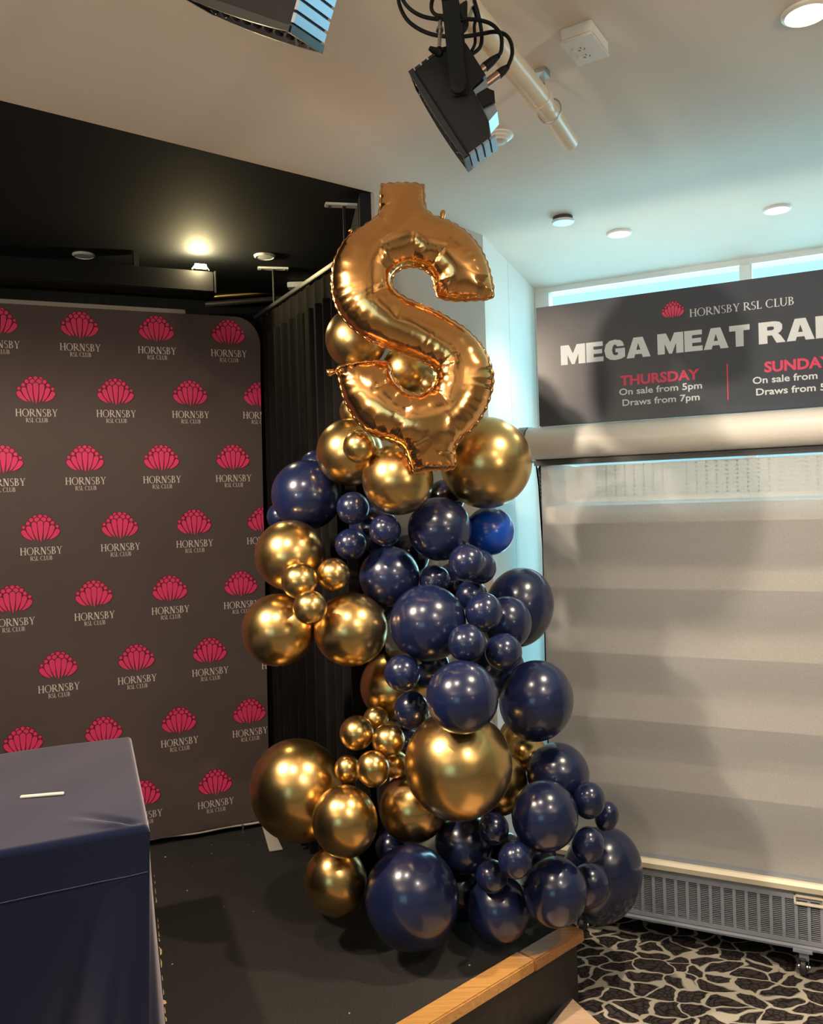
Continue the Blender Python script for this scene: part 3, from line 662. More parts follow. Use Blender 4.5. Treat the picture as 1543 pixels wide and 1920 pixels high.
# ------------------------------------------------------------------ latex balloons
def balloon_mesh(m_):
    prof = [(.001, -1.115), (.040, -1.115), (.052, -1.105), (.036, -1.09), (.026, -1.082), (.05, -1.062), (.12, -1.03)]
    for k in range(3, 33):
        t = math.pi * k / 32; r = math.sin(t); h = -math.cos(t)
        if h < 0: h *= 1 + .02 * (-h) ** 2.2; r *= 1 - .02 * (-h) ** 3
        if r > .12 or h > 0: prof.append((max(r, .0005), h))
    mb = MB(); mb.lathe((0, 0, 0), (0, 0, 1), prof, 40)
    me = mb.mesh('balloon', m_, smooth=True); return me
BM = {'G': balloon_mesh(M['gold']), 'N': balloon_mesh(M['navy']), 'R': balloon_mesh(M['royal'])}
BALLOONS = [
    ("G", -0.158, 2.626, 2.175, 0.0984, 1.000, "large chrome gold balloon behind the left edge of the dollar balloon's middle bend"),
    ("G", 0.005, 2.665, 2.076, 0.0861, 1.000, "chrome gold balloon seen through the dollar balloon's lower opening"),
    ("G", 0.068, 2.564, 2.013, 0.0332, 1.000, "tiny gold balloon peeking at the right end of the dollar balloon's lower opening"),
    ("G", -0.169, 2.687, 1.951, 0.0556, 1.000, "gold balloon half hidden behind the dollar balloon's lower left curve"),
    ("G", -0.188, 2.600, 1.814, 0.1060, 1.000, "gold balloon below the dollar balloon's left curve with a small gold one on its front"),
    ("G", -0.147, 2.422, 1.819, 0.0486, 1.000, "small dark gold balloon resting on the gold balloon under the dollar's lower left"),
    ("G", -0.038, 2.477, 1.720, 0.1075, 1.000, "gold balloon directly below the dollar balloon's bottom tab, left of the biggest top one"),
    ("G", 0.241, 2.615, 1.768, 0.1456, 1.000, "biggest gold balloon at the top right, beside the dollar balloon's bottom tab"),
    ("N", -0.341, 2.698, 1.685, 0.1153, 1.000, "large navy balloon at the upper left, against the black curtain"),
    ("N", -0.324, 2.831, 1.789, 0.0513, 1.000, "navy balloon mostly hidden behind the upper left large navy one, showing at its top"),
    ("N", -0.447, 2.801, 1.617, 0.0454, 1.000, "navy balloon edge showing left of the upper left large navy one"),
    ("N", -0.180, 2.540, 1.638, 0.0510, 1.000, "small navy balloon, upper of the pair right of the upper left large navy one"),
    ("N", -0.191, 2.549, 1.526, 0.0495, 1.000, "small navy balloon, lower of the pair right of the upper left large navy one"),
    ("N", -0.081, 2.479, 1.569, 0.0482, 1.000, "small navy balloon alone just below the middle gold balloon of the top row"),
    ("N", 0.086, 2.579, 1.564, 0.1003, 1.000, "dark navy balloon below the biggest top gold balloon, left of the royal blue one"),
    ("R", 0.256, 2.719, 1.547, 0.0810, 1.000, "bright royal blue balloon lit from behind by the window at upper right"),
    ("N", -0.077, 2.627, 1.416, 0.0971, 1.000, "dark navy balloon right of the small gold trio, above the large front navy one"),
    ("N", 0.160, 2.460, 1.466, 0.0542, 1.000, "small navy balloon under the dark navy one, left of a darker twin behind"),
    ("N", 0.204, 2.559, 1.443, 0.0547, 1.000, "darkest small navy balloon tucked behind its twin below the royal blue one"),
    ("N", 0.067, 2.606, 1.401, 0.0490, 1.000, "small navy balloon peeking over the top of the large centre navy balloon"),
    ("N", 0.181, 2.603, 1.349, 0.0506, 1.000, "small navy balloon in the gap right of the large centre navy balloon's top"),
    ("N", 0.039, 2.492, 1.283, 0.1164, 1.000, "large navy balloon in the centre front with two bright highlights"),
    ("N", 0.353, 2.783, 1.283, 0.1155, 1.250, "tall navy balloon at the right side facing the fridge blind, upper of two"),
    ("N", 0.289, 2.596, 1.260, 0.0791, 1.106, "greyish see-through navy balloon between small navy ones and the tall right one"),
    ("N", 0.207, 2.464, 1.314, 0.0559, 1.086, "small shiny navy balloon touching the greyish see-through navy balloon's left"),
    ("N", 0.147, 2.364, 1.240, 0.0552, 1.000, "small navy balloon at the front right below the large centre navy balloon"),
    ("N", 0.261, 2.455, 1.195, 0.0558, 1.000, "small navy balloon just under the greyish see-through navy balloon"),
    ("N", -0.043, 2.428, 1.147, 0.0536, 1.000, "small navy balloon, upper of the pair beside the plain gold balloon at mid left"),
    ("N", -0.019, 2.524, 1.011, 0.0541, 1.152, "small navy balloon, lower of the pair beside the plain gold balloon at mid left"),
    ("N", 0.125, 2.290, 1.103, 0.1011, 1.000, "medium navy balloon resting on top of the biggest lower gold balloon"),
    ("N", 0.364, 2.523, 1.029, 0.1131, 1.145, "large navy balloon at the right side facing the fridge blind, lower of two"),
    ("G", -0.384, 2.577, 1.497, 0.1102, 1.000, "large gold balloon, top of the left cluster of three around a small gold trio"),
    ("G", -0.338, 2.433, 1.429, 0.0536, 1.000, "small gold balloon, left of the trio in the left gold cluster"),
    ("G", -0.243, 2.498, 1.439, 0.0502, 1.000, "small gold balloon, right of the trio in the left gold cluster"),
    ("G", -0.301, 2.368, 1.357, 0.0491, 1.000, "small gold balloon, bottom of the trio in the left gold cluster"),
    ("G", -0.423, 2.544, 1.269, 0.1122, 1.000, "leftmost large gold balloon of the left cluster, overlapping the printed backdrop"),
    ("G", -0.198, 2.527, 1.266, 0.1131, 1.000, "large gold balloon, lower right of the left gold cluster, by the centre navy one"),
    ("G", -0.073, 2.735, 1.041, 0.1172, 1.000, "pale gold balloon below the left gold cluster beside two small navy ones"),
    ("G", -0.191, 2.535, 0.944, 0.0527, 1.000, "small gold balloon, leftmost upper one in the small lower gold cluster"),
    ("G", -0.093, 2.503, 0.927, 0.0504, 1.000, "small gold balloon touching the left of the biggest lower gold balloon"),
    ("G", -0.134, 2.607, 0.966, 0.0406, 1.000, "gold balloon sliver behind the two upper small ones of the lower gold cluster"),
    ("G", -0.222, 2.531, 0.833, 0.0411, 1.120, "smallest gold balloon touching the huge lower left gold balloon"),
    ("G", -0.139, 2.438, 0.862, 0.0491, 1.161, "small tall gold balloon, lowest of the small lower gold cluster"),
    ("G", -0.078, 2.571, 0.833, 0.0434, 1.000, "dark gold balloon sliver in the gap left of the biggest lower gold balloon"),
    ("G", -0.392, 2.622, 0.743, 0.1500, 1.114, "huge gold balloon at the lower left in front of the printed backdrop's bottom edge"),
    ("G", -0.227, 2.437, 0.709, 0.0967, 1.148, "dark gold balloon in front of the huge lower left gold balloon"),
    ("G", -0.026, 2.620, 0.676, 0.1091, 1.031, "gold balloon below the small gold cluster and above the big black-navy floor balloon"),
    ("G", 0.114, 2.419, 0.874, 0.1588, 0.980, "biggest lower gold balloon in the centre front under the medium navy one"),
    ("G", 0.243, 2.633, 0.741, 0.1027, 1.000, "gold balloon partly hidden behind the right of the biggest lower gold balloon"),
    ("G", 0.354, 2.868, 0.813, 0.0745, 1.000, "dark gold balloon deep behind, under the lower right large navy balloon"),
    ("G", 0.362, 2.730, 0.804, 0.0621, 1.000, "gold balloon sliver just left of the top navy balloon of the lower right cluster"),
    ("G", -0.271, 2.547, 0.481, 0.0962, 1.172, "gold balloon lowest at the left, hovering just over the stage carpet"),
    ("N", 0.435, 2.585, 0.779, 0.0975, 1.000, "navy balloon at the top of the lower right navy cluster"),
    ("N", 0.363, 2.411, 0.716, 0.0973, 1.081, "medium navy balloon in the middle of the lower right cluster, with a sharp reflection"),
    ("N", 0.504, 2.460, 0.739, 0.0480, 1.200, "small navy balloon, uppermost on the right edge of the lower right cluster"),
    ("N", 0.580, 2.568, 0.648, 0.0368, 1.364, "smallest navy balloon at the far right edge of the lower right cluster"),
    ("N", 0.495, 2.448, 0.611, 0.0478, 1.200, "small navy balloon right of the middle one in the lower right cluster"),
    ("N", 0.265, 2.347, 0.617, 0.0489, 1.125, "small bright navy balloon furthest front in the lower right cluster"),
    ("N", 0.393, 2.446, 0.474, 0.0940, 1.119, "medium navy balloon just above the wooden stage corner"),
    ("N", 0.518, 2.559, 0.436, 0.0600, 1.222, "dark navy balloon wedged between the stage corner balloon and the huge hanging one"),
    ("N", 0.595, 2.733, 0.388, 0.1299, 1.329, "huge navy balloon hanging past the stage end over the patterned carpet"),
    ("N", -0.036, 2.467, 0.460, 0.1414, 1.148, "huge navy balloon resting on the stage carpet at the front"),
    ("N", 0.135, 2.636, 0.551, 0.0943, 1.055, "unlit dark navy balloon deep in the gap beneath the biggest lower gold balloon"),
    ("N", 0.221, 2.521, 0.640, 0.0476, 1.069, "small dark navy balloon, upper of two in the shadowed gap at lower centre"),
    ("N", 0.208, 2.485, 0.509, 0.0485, 1.067, "small dark navy balloon, lower of two in the shadowed gap at lower centre"),
    ("N", 0.232, 2.553, 0.373, 0.0981, 1.085, "dark navy balloon resting on the stage between the huge front one and the corner one"),
    ("N", -0.126, 2.695, 1.574, 0.0803, 1.000, "shadowed navy balloon filling the gap left of the lone small navy one"),
    ("N", -0.015, 2.777, 1.470, 0.0720, 1.000, "shadowed navy balloon sliver between the lone small navy one and the dark navy one"),
    ("N", 0.140, 2.737, 1.365, 0.0816, 1.000, "black-looking navy balloon deep in the gap behind the large centre navy balloon's top"),
    ("N", 0.261, 2.696, 1.094, 0.0945, 1.000, "shadowed navy balloon in the gap left of the lower right-side large navy balloon"),
    ("N", 0.033, 2.605, 1.131, 0.0710, 1.000, "shadowed navy balloon under the large centre navy balloon, beside the upper small pair one"),
    ("N", -0.116, 2.752, 1.318, 0.0643, 1.000, "shadowed navy sliver between the left gold cluster and the large centre navy balloon"),
    ("N", 0.120, 2.719, 0.360, 0.0992, 1.000, "blackest navy balloon behind the huge front one resting on the stage"),
    ("N", 0.357, 2.638, 0.508, 0.0721, 1.000, "shadowed navy balloon beneath the middle one of the lower right cluster"),
    ("N", 0.114, 2.746, 1.659, 0.0640, 1.000, "shadowed navy balloon between the two biggest gold balloons of the top row"),
    ("N", -0.045, 2.731, 0.853, 0.0532, 1.000, "shadowed navy sliver directly left of the biggest lower gold balloon, behind small gold ones"),
    ("N", -0.100, 2.727, 0.506, 0.0568, 1.000, "shadowed navy balloon behind, right of the dark gold balloon at the lower left"),
    ("N", 0.273, 2.735, 0.484, 0.0570, 1.000, "shadowed navy balloon at the back, left of the middle one of the lower right cluster"),
]
random.seed(2)
for kind, x, y, z, r, el, label in BALLOONS:
    o = bpy.data.objects.new('gold_balloon' if kind == 'G' else 'navy_balloon' if kind == 'N' else 'blue_balloon', BM[kind]); COL.objects.link(o)
    c = Vector((x, y, z)); axis = Vector((x * .6 + .4 * (.02 + .09 * (1.2 - z)), max(2.95, y + .2), z - .05))
    e_ = 1 + max(0, (el - 1) * .75)
    if e_ > 1.06:
        dirn = (Vector((axis.x - x, (axis.y - y) * .4, 0)).normalized() * .35 + Vector((0, 0, -1))).normalized()
    else: dirn = (axis - c).normalized(); e_ = 1.0
    q = (-dirn).to_track_quat('Z', 'Y')
    o.rotation_mode = 'QUATERNION'; o.rotation_quaternion = q
    o.location = c; o.scale = (r, r, r * e_)
    tag(o, label, 'balloon', 'gold balloons of the column' if kind == 'G' else 'navy balloons of the column' if kind == 'N' else None)

# ------------------------------------------------------------------ foil dollar balloon
TR = [(497, 92), (520, 84), (560, 80), (640, 77), (700, 80), (735, 86), (748, 96), (752, 170), (762, 228), (798, 266), (860, 290), (930, 320), (1000, 368), (1060, 430), (1100, 490), (1130, 560), (1150, 630), (1164, 700), (1166, 738), (1156, 762), (1110, 772), (1040, 776), (960, 780), (900, 774), (855, 764), (832, 750), (817, 700), (808, 655), (788, 620), (750, 592), (700, 577), (650, 578), (600, 596), (568, 628), (556, 665), (564, 702), (600, 740), (660, 775), (730, 805), (800, 835), (870, 870), (940, 912), (1000, 952), (1050, 998), (1095, 1050), (1130, 1112), (1154, 1180), (1166, 1245), (1158, 1312), (1135, 1390), (1110, 1450), (1070, 1512), (1020, 1570), (972, 1612), (940, 1660), (936, 1710), (940, 1760), (930, 1782), (880, 1796), (810, 1793), (750, 1800), (705, 1812), (684, 1800), (666, 1755), (645, 1700), (618, 1655), (560, 1625), (480, 1600), (410, 1560), (350, 1500), (300, 1425), (266, 1352), (250, 1285), (238, 1232), (224, 1204), (240, 1180), (330, 1157), (400, 1149), (470, 1145), (530, 1150), (550, 1168), (560, 1220), (590, 1275), (640, 1318), (700, 1338), (750, 1334), (797, 1300), (822, 1252), (818, 1205), (790, 1172), (720, 1132), (650, 1104), (580, 1080), (500, 1050), (430, 1018), (370, 982), (310, 932), (256, 870), (220, 800), (201, 720), (198, 640), (208, 565), (236, 490), (280, 420), (330, 372), (400, 328), (452, 292), (482, 255), (492, 190)]
def dollar():
    D = 2.36; k = D / F
    P = np.array([(560 + x / 3.2, 320 + y / 3.2) for x, y in TR])
    cv = cr([(a, b, 0) for a, b in P], 10, True); cv = np.array([(v.x, v.y) for v in cv])
    seg = np.linalg.norm(np.roll(cv, -1, 0) - cv, axis=1); L = seg.sum(); cum = np.concatenate([[0], np.cumsum(seg)])
    n = int(L / 2.6); ss = np.arange(n) * L / n
    cx = np.interp(ss, cum, np.append(cv[:, 0], cv[0, 0])); cy = np.interp(ss, cum, np.append(cv[:, 1], cv[0, 1]))
    OUT = np.stack([cx, cy], 1)
    # inflated height: sqrt of the solution of a membrane under even pressure
    h = 2.0; x0, y0 = OUT.min(0) - 6; x1, y1 = OUT.max(0) + 6
    gx = np.arange(x0, x1, h); gy = np.arange(y0, y1, h); XX, YY = np.meshgrid(gx, gy)
    ins = np.zeros(XX.shape, bool)
    ax_, ay_ = OUT[:, 0], OUT[:, 1]; bx_, by_ = np.roll(ax_, -1), np.roll(ay_, -1)
    for i in range(n):
        c_ = (ay_[i] > YY) != (by_[i] > YY)
        if not c_.any(): continue
        xi = ax_[i] + (YY - ay_[i]) / (by_[i] - ay_[i] + 1e-12) * (bx_[i] - ax_[i])
        ins ^= c_ & (XX < xi)
    phi = np.zeros(XX.shape)
    w = 1.9; ev = ((np.add.outer(np.arange(len(gy)), np.arange(len(gx))) % 2) == 0)
    m0, m1 = ins & ev, ins & ~ev
    for it in range(320):
        for mk in (m0, m1):
            nb_ = np.zeros_like(phi); nb_[1:-1, 1:-1] = phi[:-2, 1:-1] + phi[2:, 1:-1] + phi[1:-1, :-2] + phi[1:-1, 2:]
            phi = np.where(mk, phi + w * ((nb_ + h * h) / 4 - phi), phi)
    def samp(p):
        u = (p[:, 0] - x0) / h; v = (p[:, 1] - y0) / h; i = np.clip(u.astype(int), 0, len(gx) - 2); j = np.clip(v.astype(int), 0, len(gy) - 2); a = u - i; b = v - j
        return phi[j, i] * (1 - a) * (1 - b) + phi[j, i + 1] * a * (1 - b) + phi[j + 1, i] * (1 - a) * b + phi[j + 1, i + 1] * a * b
    st_ = 3.3; qx = np.arange(x0, x1, st_); qy = np.arange(y0, y1, st_ * .866); pts = []
    for r_, yy in enumerate(qy):
        row = qx + (st_ / 2 if r_ % 2 else 0)
        pts.append(np.stack([row, np.full_like(row, yy)], 1))
    pts = np.concatenate(pts)
    ui = np.clip(((pts[:, 0] - x0) / h + .5).astype(int), 0, len(gx) - 1); vi = np.clip(((pts[:, 1] - y0) / h + .5).astype(int), 0, len(gy) - 1)
    pts = pts[ins[vi, ui]]
    dd = np.empty(len(pts)); di = np.empty(len(pts), int)
    for a in range(0, len(pts), 2000):
        d2 = ((pts[a:a + 2000, None] - OUT[None]) ** 2).sum(2); di[a:a + 2000] = d2.argmin(1); dd[a:a + 2000] = np.sqrt(d2.min(1))
    keep = dd > 2.0; pts, dd, di = pts[keep], dd[keep], di[keep]
    # curvature of the outline (smoothed): puckers gather where the outline bends
    tn = np.roll(OUT, -6, 0) - np.roll(OUT, 6, 0); an = np.unwrap(np.arctan2(tn[:, 1], tn[:, 0])); cur = np.abs(np.roll(an, -8) - np.roll(an, 8)); cur = np.minimum(cur, 2 * np.pi - cur % (2 * np.pi) if 0 else cur)
    cur = np.where(cur > 3, 0, cur); ker = np.ones(15) / 15; cur = np.convolve(np.concatenate([cur[-7:], cur, cur[:7]]), ker, 'valid')
    sgn = np.roll(an, -8) - np.roll(an, 8); sgn = np.where(np.abs(sgn) > 3, 0, sgn); sgn = np.convolve(np.concatenate([sgn[-7:], sgn, sgn[:7]]), ker, 'valid')
    s_ = ss[di]; cc = np.clip(cur[di] / .6, 0, 1); inner = (sgn[di] < 0).astype(float)
    hh = np.sqrt(np.maximum(2 * samp(pts), 1.0)) * .80
    ph = 1.7 * np.sin(s_ / 37.)
    pk = (.5 + .5 * np.sin(2 * np.pi * s_ / 9.5 + ph)) ** 1.5
    hh = hh - (.5 + 1.5 * cc) * np.exp(-dd / 8.) * pk
    pk2 = np.sin(2 * np.pi * s_ / 27 + 2 * ph); hh = hh - (1.9 * cc) * np.exp(-(dd / 26.) ** 2) * (np.abs(pk2) ** .6 * np.sign(pk2))
    pk3 = np.sin(2 * np.pi * s_ / 61 + ph); hh = hh - (.25 + 1.5 * inner * cc) * np.exp(-(dd / 38.) ** 2) * pk3
    # sharp pleats radiating from the inner bends
    pl_ = np.abs(((s_ / 33. + .35 * np.sin(s_ / 71.)) % 1.0) - .5) * 2
    hh = hh - 3.2 * cc * inner * np.clip(1 - pl_ / .22, 0, 1) * np.exp(-(dd / 40.) ** 2) + 1.2 * cc * inner * np.clip(pl_ - .3, 0, 1) * np.exp(-(dd / 34.) ** 2)
    allp = np.concatenate([OUT, pts]); no = len(OUT)
    r = delaunay_2d_cdt([Vector(p) for p in allp], [], [list(range(no))], 1, 1e-4)
    vo, fo, orig = r[0], r[2], r[3]
    hz = np.array([0.0 if (not o_ or min(o_) < no) else hh[min(o_) - no] for o_ in orig])
    R0, U0, FW = CAM_R @ Vector((1, 0, 0)), CAM_R @ Vector((0, 1, 0)), CAM_R @ Vector((0, 0, -1))
    base = [at(v.x, v.y, D) for v in vo]
    root = empty('dollar_balloon', at(770, 885, D), 'large copper foil balloon in the shape of a dollar sign on top of the column', 'balloon')
    mb = MB(); nv = len(vo)
    front = [b - FW * hz[i] * k for i, b in enumerate(base)]; back = [b + FW * hz[i] * k * .9 for i, b in enumerate(base)]
    mb.add(front, [tuple(f) for f in fo]); mb.add(back, [tuple(reversed(f)) for f in fo])
    mb.build('foil_body', M['foil'], root, smooth=True)
    # crimped seam all round
    nr = np.stack([tn[:, 1], -tn[:, 0]], 1); nr /= np.linalg.norm(nr, axis=1)[:, None]
    area = np.sum(OUT[:, 0] * np.roll(OUT[:, 1], -1) - OUT[:, 1] * np.roll(OUT[:, 0], -1))
    if area < 0: nr = -nr
    fl = MB(); vs = []
    for i in range(n):
        o_ = OUT[i]; sw_ = math.sin(2 * math.pi * ss[i] / 16.5 + 1.9 * math.sin(ss[i] / 43.)); wd = 2.6 + .8 * sw_; wv = .6 * math.sin(2 * math.pi * ss[i] / 16.5 + 1.9 * math.sin(ss[i] / 43.) + 1)
        e_ = o_ + nr[i] * wd; i_ = o_ - nr[i] * 1.5
        for p, t_ in ((i_, .5), (e_, .35)):
            b = at(p[0], p[1], D); q = (wv if t_ < .4 else 0)
            vs += [b - FW * (t_ + q) * k, b + FW * (t_ - q) * k]
    fs = []
    for i in range(n):
        a, b = i * 4, ((i + 1) % n) * 4
        fs += [(a, a + 2, b + 2, b), (a + 1, b + 1, b + 3, a + 3), (a + 2, a + 3, b + 3, b + 2)]
    fl.add(vs, fs); fl.build('crimped_seam', M['foil'], root, smooth=True)
    for (x, y), (x2, y2), w_ in (((214, 1203), (166, 1216), 24), ((862, 296), (868, 236), 17), ((1058, 1520), (1078, 1500), 17), ((318, 372), (306, 352), 12)):
        a, b = at(560 + x / 3.2, 320 + y / 3.2, D), at(560 + x2 / 3.2, 320 + y2 / 3.2, D)
        rr = w_ / 3.2 * k
        t = MB(); pts_ = [a.lerp(b, q) for q in (0, .25, .5, .75, .92, 1.0)]
        t.tube(pts_, [rr * q for q in (.62, .7, .95, 1.0, .75, .25)], 10); t.build('valve_tab', M['foil'], root, smooth=True)
dollar()

# ------------------------------------------------------------------ open display fridge with its blind down
FP = 3.07                                                        # distance of its front along FN
S0, S1 = -.935, 1.55
fr = empty('display_fridge', wpt(.3, FP + .3, 0), 'white open display fridge on casters with a pale mesh night blind pulled down', 'fridge')
def fbox(s0, s1, d0, d1, z0, z1, bev=0, mb=None):
    mb = mb or MB(); return mb.box(wpt((s0 + s1) / 2, FP + (d0 + d1) / 2, (z0 + z1) / 2), f3, n3, Z3, abs(s1 - s0) / 2, abs(d1 - d0) / 2, abs(z1 - z0) / 2, bev)
def fprism(prof, s0, s1, mb=None):
    mb = mb or MB(); return mb.prism([wpt(s0, FP + d, z) for d, z in prof], f3 * (s1 - s0))
# canopy: rounded front housing with end cap
can = [(.30, 1.905), (.02, 1.925)] + [(-.055 - .055 * math.cos(a) + .045, 1.862 + .062 * math.sin(a)) for a in np.linspace(math.pi / 2, -.35, 10)][:0]
can = [(.32, 1.925), (.03, 1.925), (-.01, 1.922), (-.04, 1.910), (-.060, 1.888), (-.066, 1.862), (-.062, 1.838), (-.046, 1.815), (-.020, 1.800), (.02, 1.795), (.32, 1.795)]
fprism(can, S0 - .018, S1).build('canopy', M['canopy'], fr, smooth=True, angle=35)
cap = [(d * 1.04 - .0, (z - 1.862) * 1.05 + 1.862) for d, z in can]
fprism(cap, S0 - .022, S0 - .0185).build('canopy_joint', M['dark_grey'], fr)
fprism(cap, S0 - .055, S0 - .0225).build('canopy_end_cap', M['fridge_grey'], fr, smooth=True, angle=35)
fbox(S0, S1, -.008, .028, 1.775, 1.794).build('blind_slot', M['dark_grey'], fr)
# blind
def bl_pt(u, v):
    s = S0 + .022 + u * (S1 - S0 - .03); z = .335 + (1.785 - .335) * v
    o = .006 * math.sin(s * 4.2 + 1.5) * math.sin(math.pi * v) + .004 * math.sin(s * 9 + z * 2) * v
    p = wpt(s, FP + .004 + o); return (p.x, p.y, z)
mb = MB(); mb.grid(bl_pt, 60, 24); mb.build('night_blind', M['blind'], fr, smooth=True)
fbox(S0 + .02, S1, -.004, .012, .320, .336, .003).build('blind_bar', M['fridge_grey'], fr)
# cabinet: back, base, glass end with a curved frame
fbox(S0 + .02, S1, .62, .66, .10, 1.79).build('back_panel', M['perforated'], fr)
fbox(S0, S1, .02, .66, .095, .125).build('base_pan', M['fridge_grey'], fr)
fbox(S0 + .02, S1, .03, .62, .30, .315).build('well_floor', M['shelf'], fr)
fbox(S0, S0 + .012, .02, .66, .126, .318).build('base_end', M['fridge_grey'], fr)
gl = [(.05, .32), (.05, 1.0), (.06, 1.45), (.03, 1.70), (.0, 1.79), (.62, 1.79), (.62, .32)]
fprism([(d, z) for d, z in gl], S0 + .002, S0 + .008).build('glass_end', M['end_glass'], fr)
arch = cr([(.62, 1.785, 0), (.10, 1.785, 0), (.075, 1.765, 0), (.14, 1.70, 0), (.20, 1.60, 0), (.235, 1.45, 0), (.25, 1.2, 0), (.25, .8, 0), (.25, .33, 0), (.62, .33, 0)][2:9], 6)
fprism([(.62, 1.785), (.10, 1.785)] + [(p.x, p.y) for p in arch] + [(.62, .33)], S0 + .010, S0 + .026).build('end_panel', M['shelf'], fr)
for i, z in enumerate((1.600, 1.352, 1.105, .858, .61)):
    d0 = .085 - .004 * i
    sh = fprism([(d0, z - .008), (.62, z + .03), (.62, z + .045), (d0, z + .01)], S0 + .028, S1 - .01).build('shelf', M['shelf'], fr)
    fprism([(d0 - .012, z - .052), (d0 - .004, z - .054), (d0 + .004, z + .012), (d0 - .006, z + .016)], S0 + .012, S1 - .01).build('price_lip', M['shelf_dark'], sh)
    fprism([(d0 + .01, z - .030), (d0 + .01, z + .004), (.25, z + .012), (.25, z - .05)], S0 + .012, S0 + .016).build('shelf_end', M['shelf_dark'], sh)
# lower front: bumper, grille
fprism([(-.024, .292), (-.030, .312), (-.018, .322), (.02, .322), (.02, .285)], S0 - .01, S1).build('bumper', M['cream_metal'], fr, smooth=True, angle=30)
gr = MB(); fbox(S0 + .004, S1, .030, .036, .112, .288, mb=gr); gr.build('grille_back', M['fridge_dark'], fr)
gp = MB(); fbox(S0, S1, -.004, .004, .255, .287, mb=gp); fbox(S0, S1, -.004, .004, .104, .118, mb=gp); gp.build('grille_frame', M['fridge_grey'], fr)
fprism([(.004, .104), (-.012, .096), (-.010, .088), (.06, .080), (.06, .100)], S0, S1).build('base_rail', M['fridge_grey'], fr)
mbar = MB(); mbar.box((0, 0, 0), f3, n3, Z3, .0052, .004, .0695); mme = mbar.mesh('grille_bar', M['fridge_grey'])
s = S0 + .006; nb_ = 0
while s < S1:
    o = link('grille_bar', mme, None); o.parent = fr; o.matrix_parent_inverse = fr.matrix_world.inverted(); o.location = wpt(s, FP, .1865)
    s += .0395
sl = MB()
for i in range(21):
    z = .1215 + i * .0066
    fbox(S0 + .004, S1, .000, .003, z, z + .0024, mb=sl)
sl.build('louvre', M['fridge_grey'], fr, kind='stuff')
pf = MB()
sA, sB = -.066, .028
for a in ((sA, sB, .243, .249), (sA, sB, .2685, .275), (sA, sA + .006, .243, .275), (sB - .006, sB, .243, .275)): fbox(a[0], a[1], -.013, -.0045, a[2], a[3], mb=pf)
pf.build('handle_frame', M['cream_metal'], fr)
# casters
for s, d in ((-.043, .004), (-.80, .004), (1.2, .004), (-.80, .55), (1.2, .55), (.2, .55)):
    c = wpt(s, FP + d, 0)
    cb = MB(); cb.box(c + Z3 * .089, f3, n3, Z3, .030, .03, .004); cb.box(c + f3 * .004 + Z3 * .072, f3, n3, Z3, .015, .016, .020)
    cobj = cb.build('caster_mount', M['fridge_grey'], fr)
    fk = MB()
    for sx in (-1, 1): fk.box(c + f3 * .017 * sx + Z3 * .040 - n3 * .004, f3, n3, Z3, .002, .016, .016, .001)
    fk.lathe(c + Z3 * .052, Z3, [(.019, 0), (.021, .003), (.018, .010)], 14); fk.build('fork', M['dark_grey'], cobj)
    wv = c + Z3 * .027 - n3 * .006
    ww = MB(); ww.lathe(wv - f3 * .011, f3, [(.006, 0), (.020, .0), (.0262, .004), (.0262, .018), (.020, .022), (.006, .022)], 22); ww.build('wheel', M['caster'], cobj, smooth=True, angle=40)
    MB().lathe(wv - f3 * .0215, f3, [(.006, 0), (.007, .002), (.007, .0425), (.006, .0445)], 10).build('axle', M['steel'], cobj)

# ------------------------------------------------------------------ raffle sign on top of the fridge
sg = empty('raffle_sign', wpt(0, FP + .03, 1.925), 'charcoal raffle sign with white and pink lettering standing on the fridge canopy', 'sign')
SA, SB_ = -.912, 1.30; ZB_, ZT_ = 1.9255, 2.379
fbox(SA, SB_, 0, .03, ZB_, ZT_, .002).build('panel', M['sign_panel'], sg)
sp = lambda s, z, o=.0006: wpt(s, FP - o, z)
def word(name, chars, s0, z0, cap, width, m_, gap=.05):
    tot = sum(BOLD[c][0] for c in chars) + gap * (len(chars) - 1); kx = width / tot; x = 0; mb = MB()
    for c in chars:
        w, loops = BOLD[c]; flat(mb, loops, lambda a, b, x=x: sp(s0 + (x + a) * kx, z0 + b * cap)); x += w + gap
    mb.build(name, m_, sg)
word('headline_word', 'MEGA', -.820, 2.150, .0735, .330, M['sign_white'])
word('headline_word', 'MEAT', -.465, 2.152, .0735, .308, M['sign_white'])
word('headline_word', 'RAFFLE', -.129, 2.152, .0735, .43, M['sign_white'])
def sans(name, text, s0, z0, cap, width, m_, bold=.0):
    vs, fs = font_mesh(text, bold)
    xs = [v[0] for v in vs]; a, b = min(xs), max(xs)
    capfs, _ = font_mesh('H'); ch = max(v[1] for v in capfs)
    mb = MB(); mb.add([sp(s0 + (x - a) / (b - a) * width, z0 + y / ch * cap) for x, y in vs], fs); mb.build(name, m_, sg, fix=False)
sans('day_name', 'THURSDAY', -.601, 2.054, .0335, .277, M['sign_pink'], .035)
sans('sale_time', 'On sale from 5pm', -.606, 2.019, .0225, .289, M['sign_white'], .018)
sans('draw_time', 'Draws from 7pm', -.595, 1.979, .0225, .269, M['sign_white'], .018)
sans('day_name', 'SUNDAY', -.114, 2.056, .0335, .208, M['sign_pink'], .035)
sans('sale_time', 'On sale from', -.152, 2.019, .0225, .200, M['sign_white'], .018)
sans('draw_time', 'Draws from 5pm', -.142, 1.979, .0225, .262, M['sign_white'], .018)
mb = MB(); mb.add([sp(s, z) for s, z in ((-.2345, 1.971), (-.2305, 1.971), (-.2305, 2.097), (-.2345, 2.097))], [(0, 1, 2, 3)]); mb.build('divider_line', M['sign_pink'], sg)
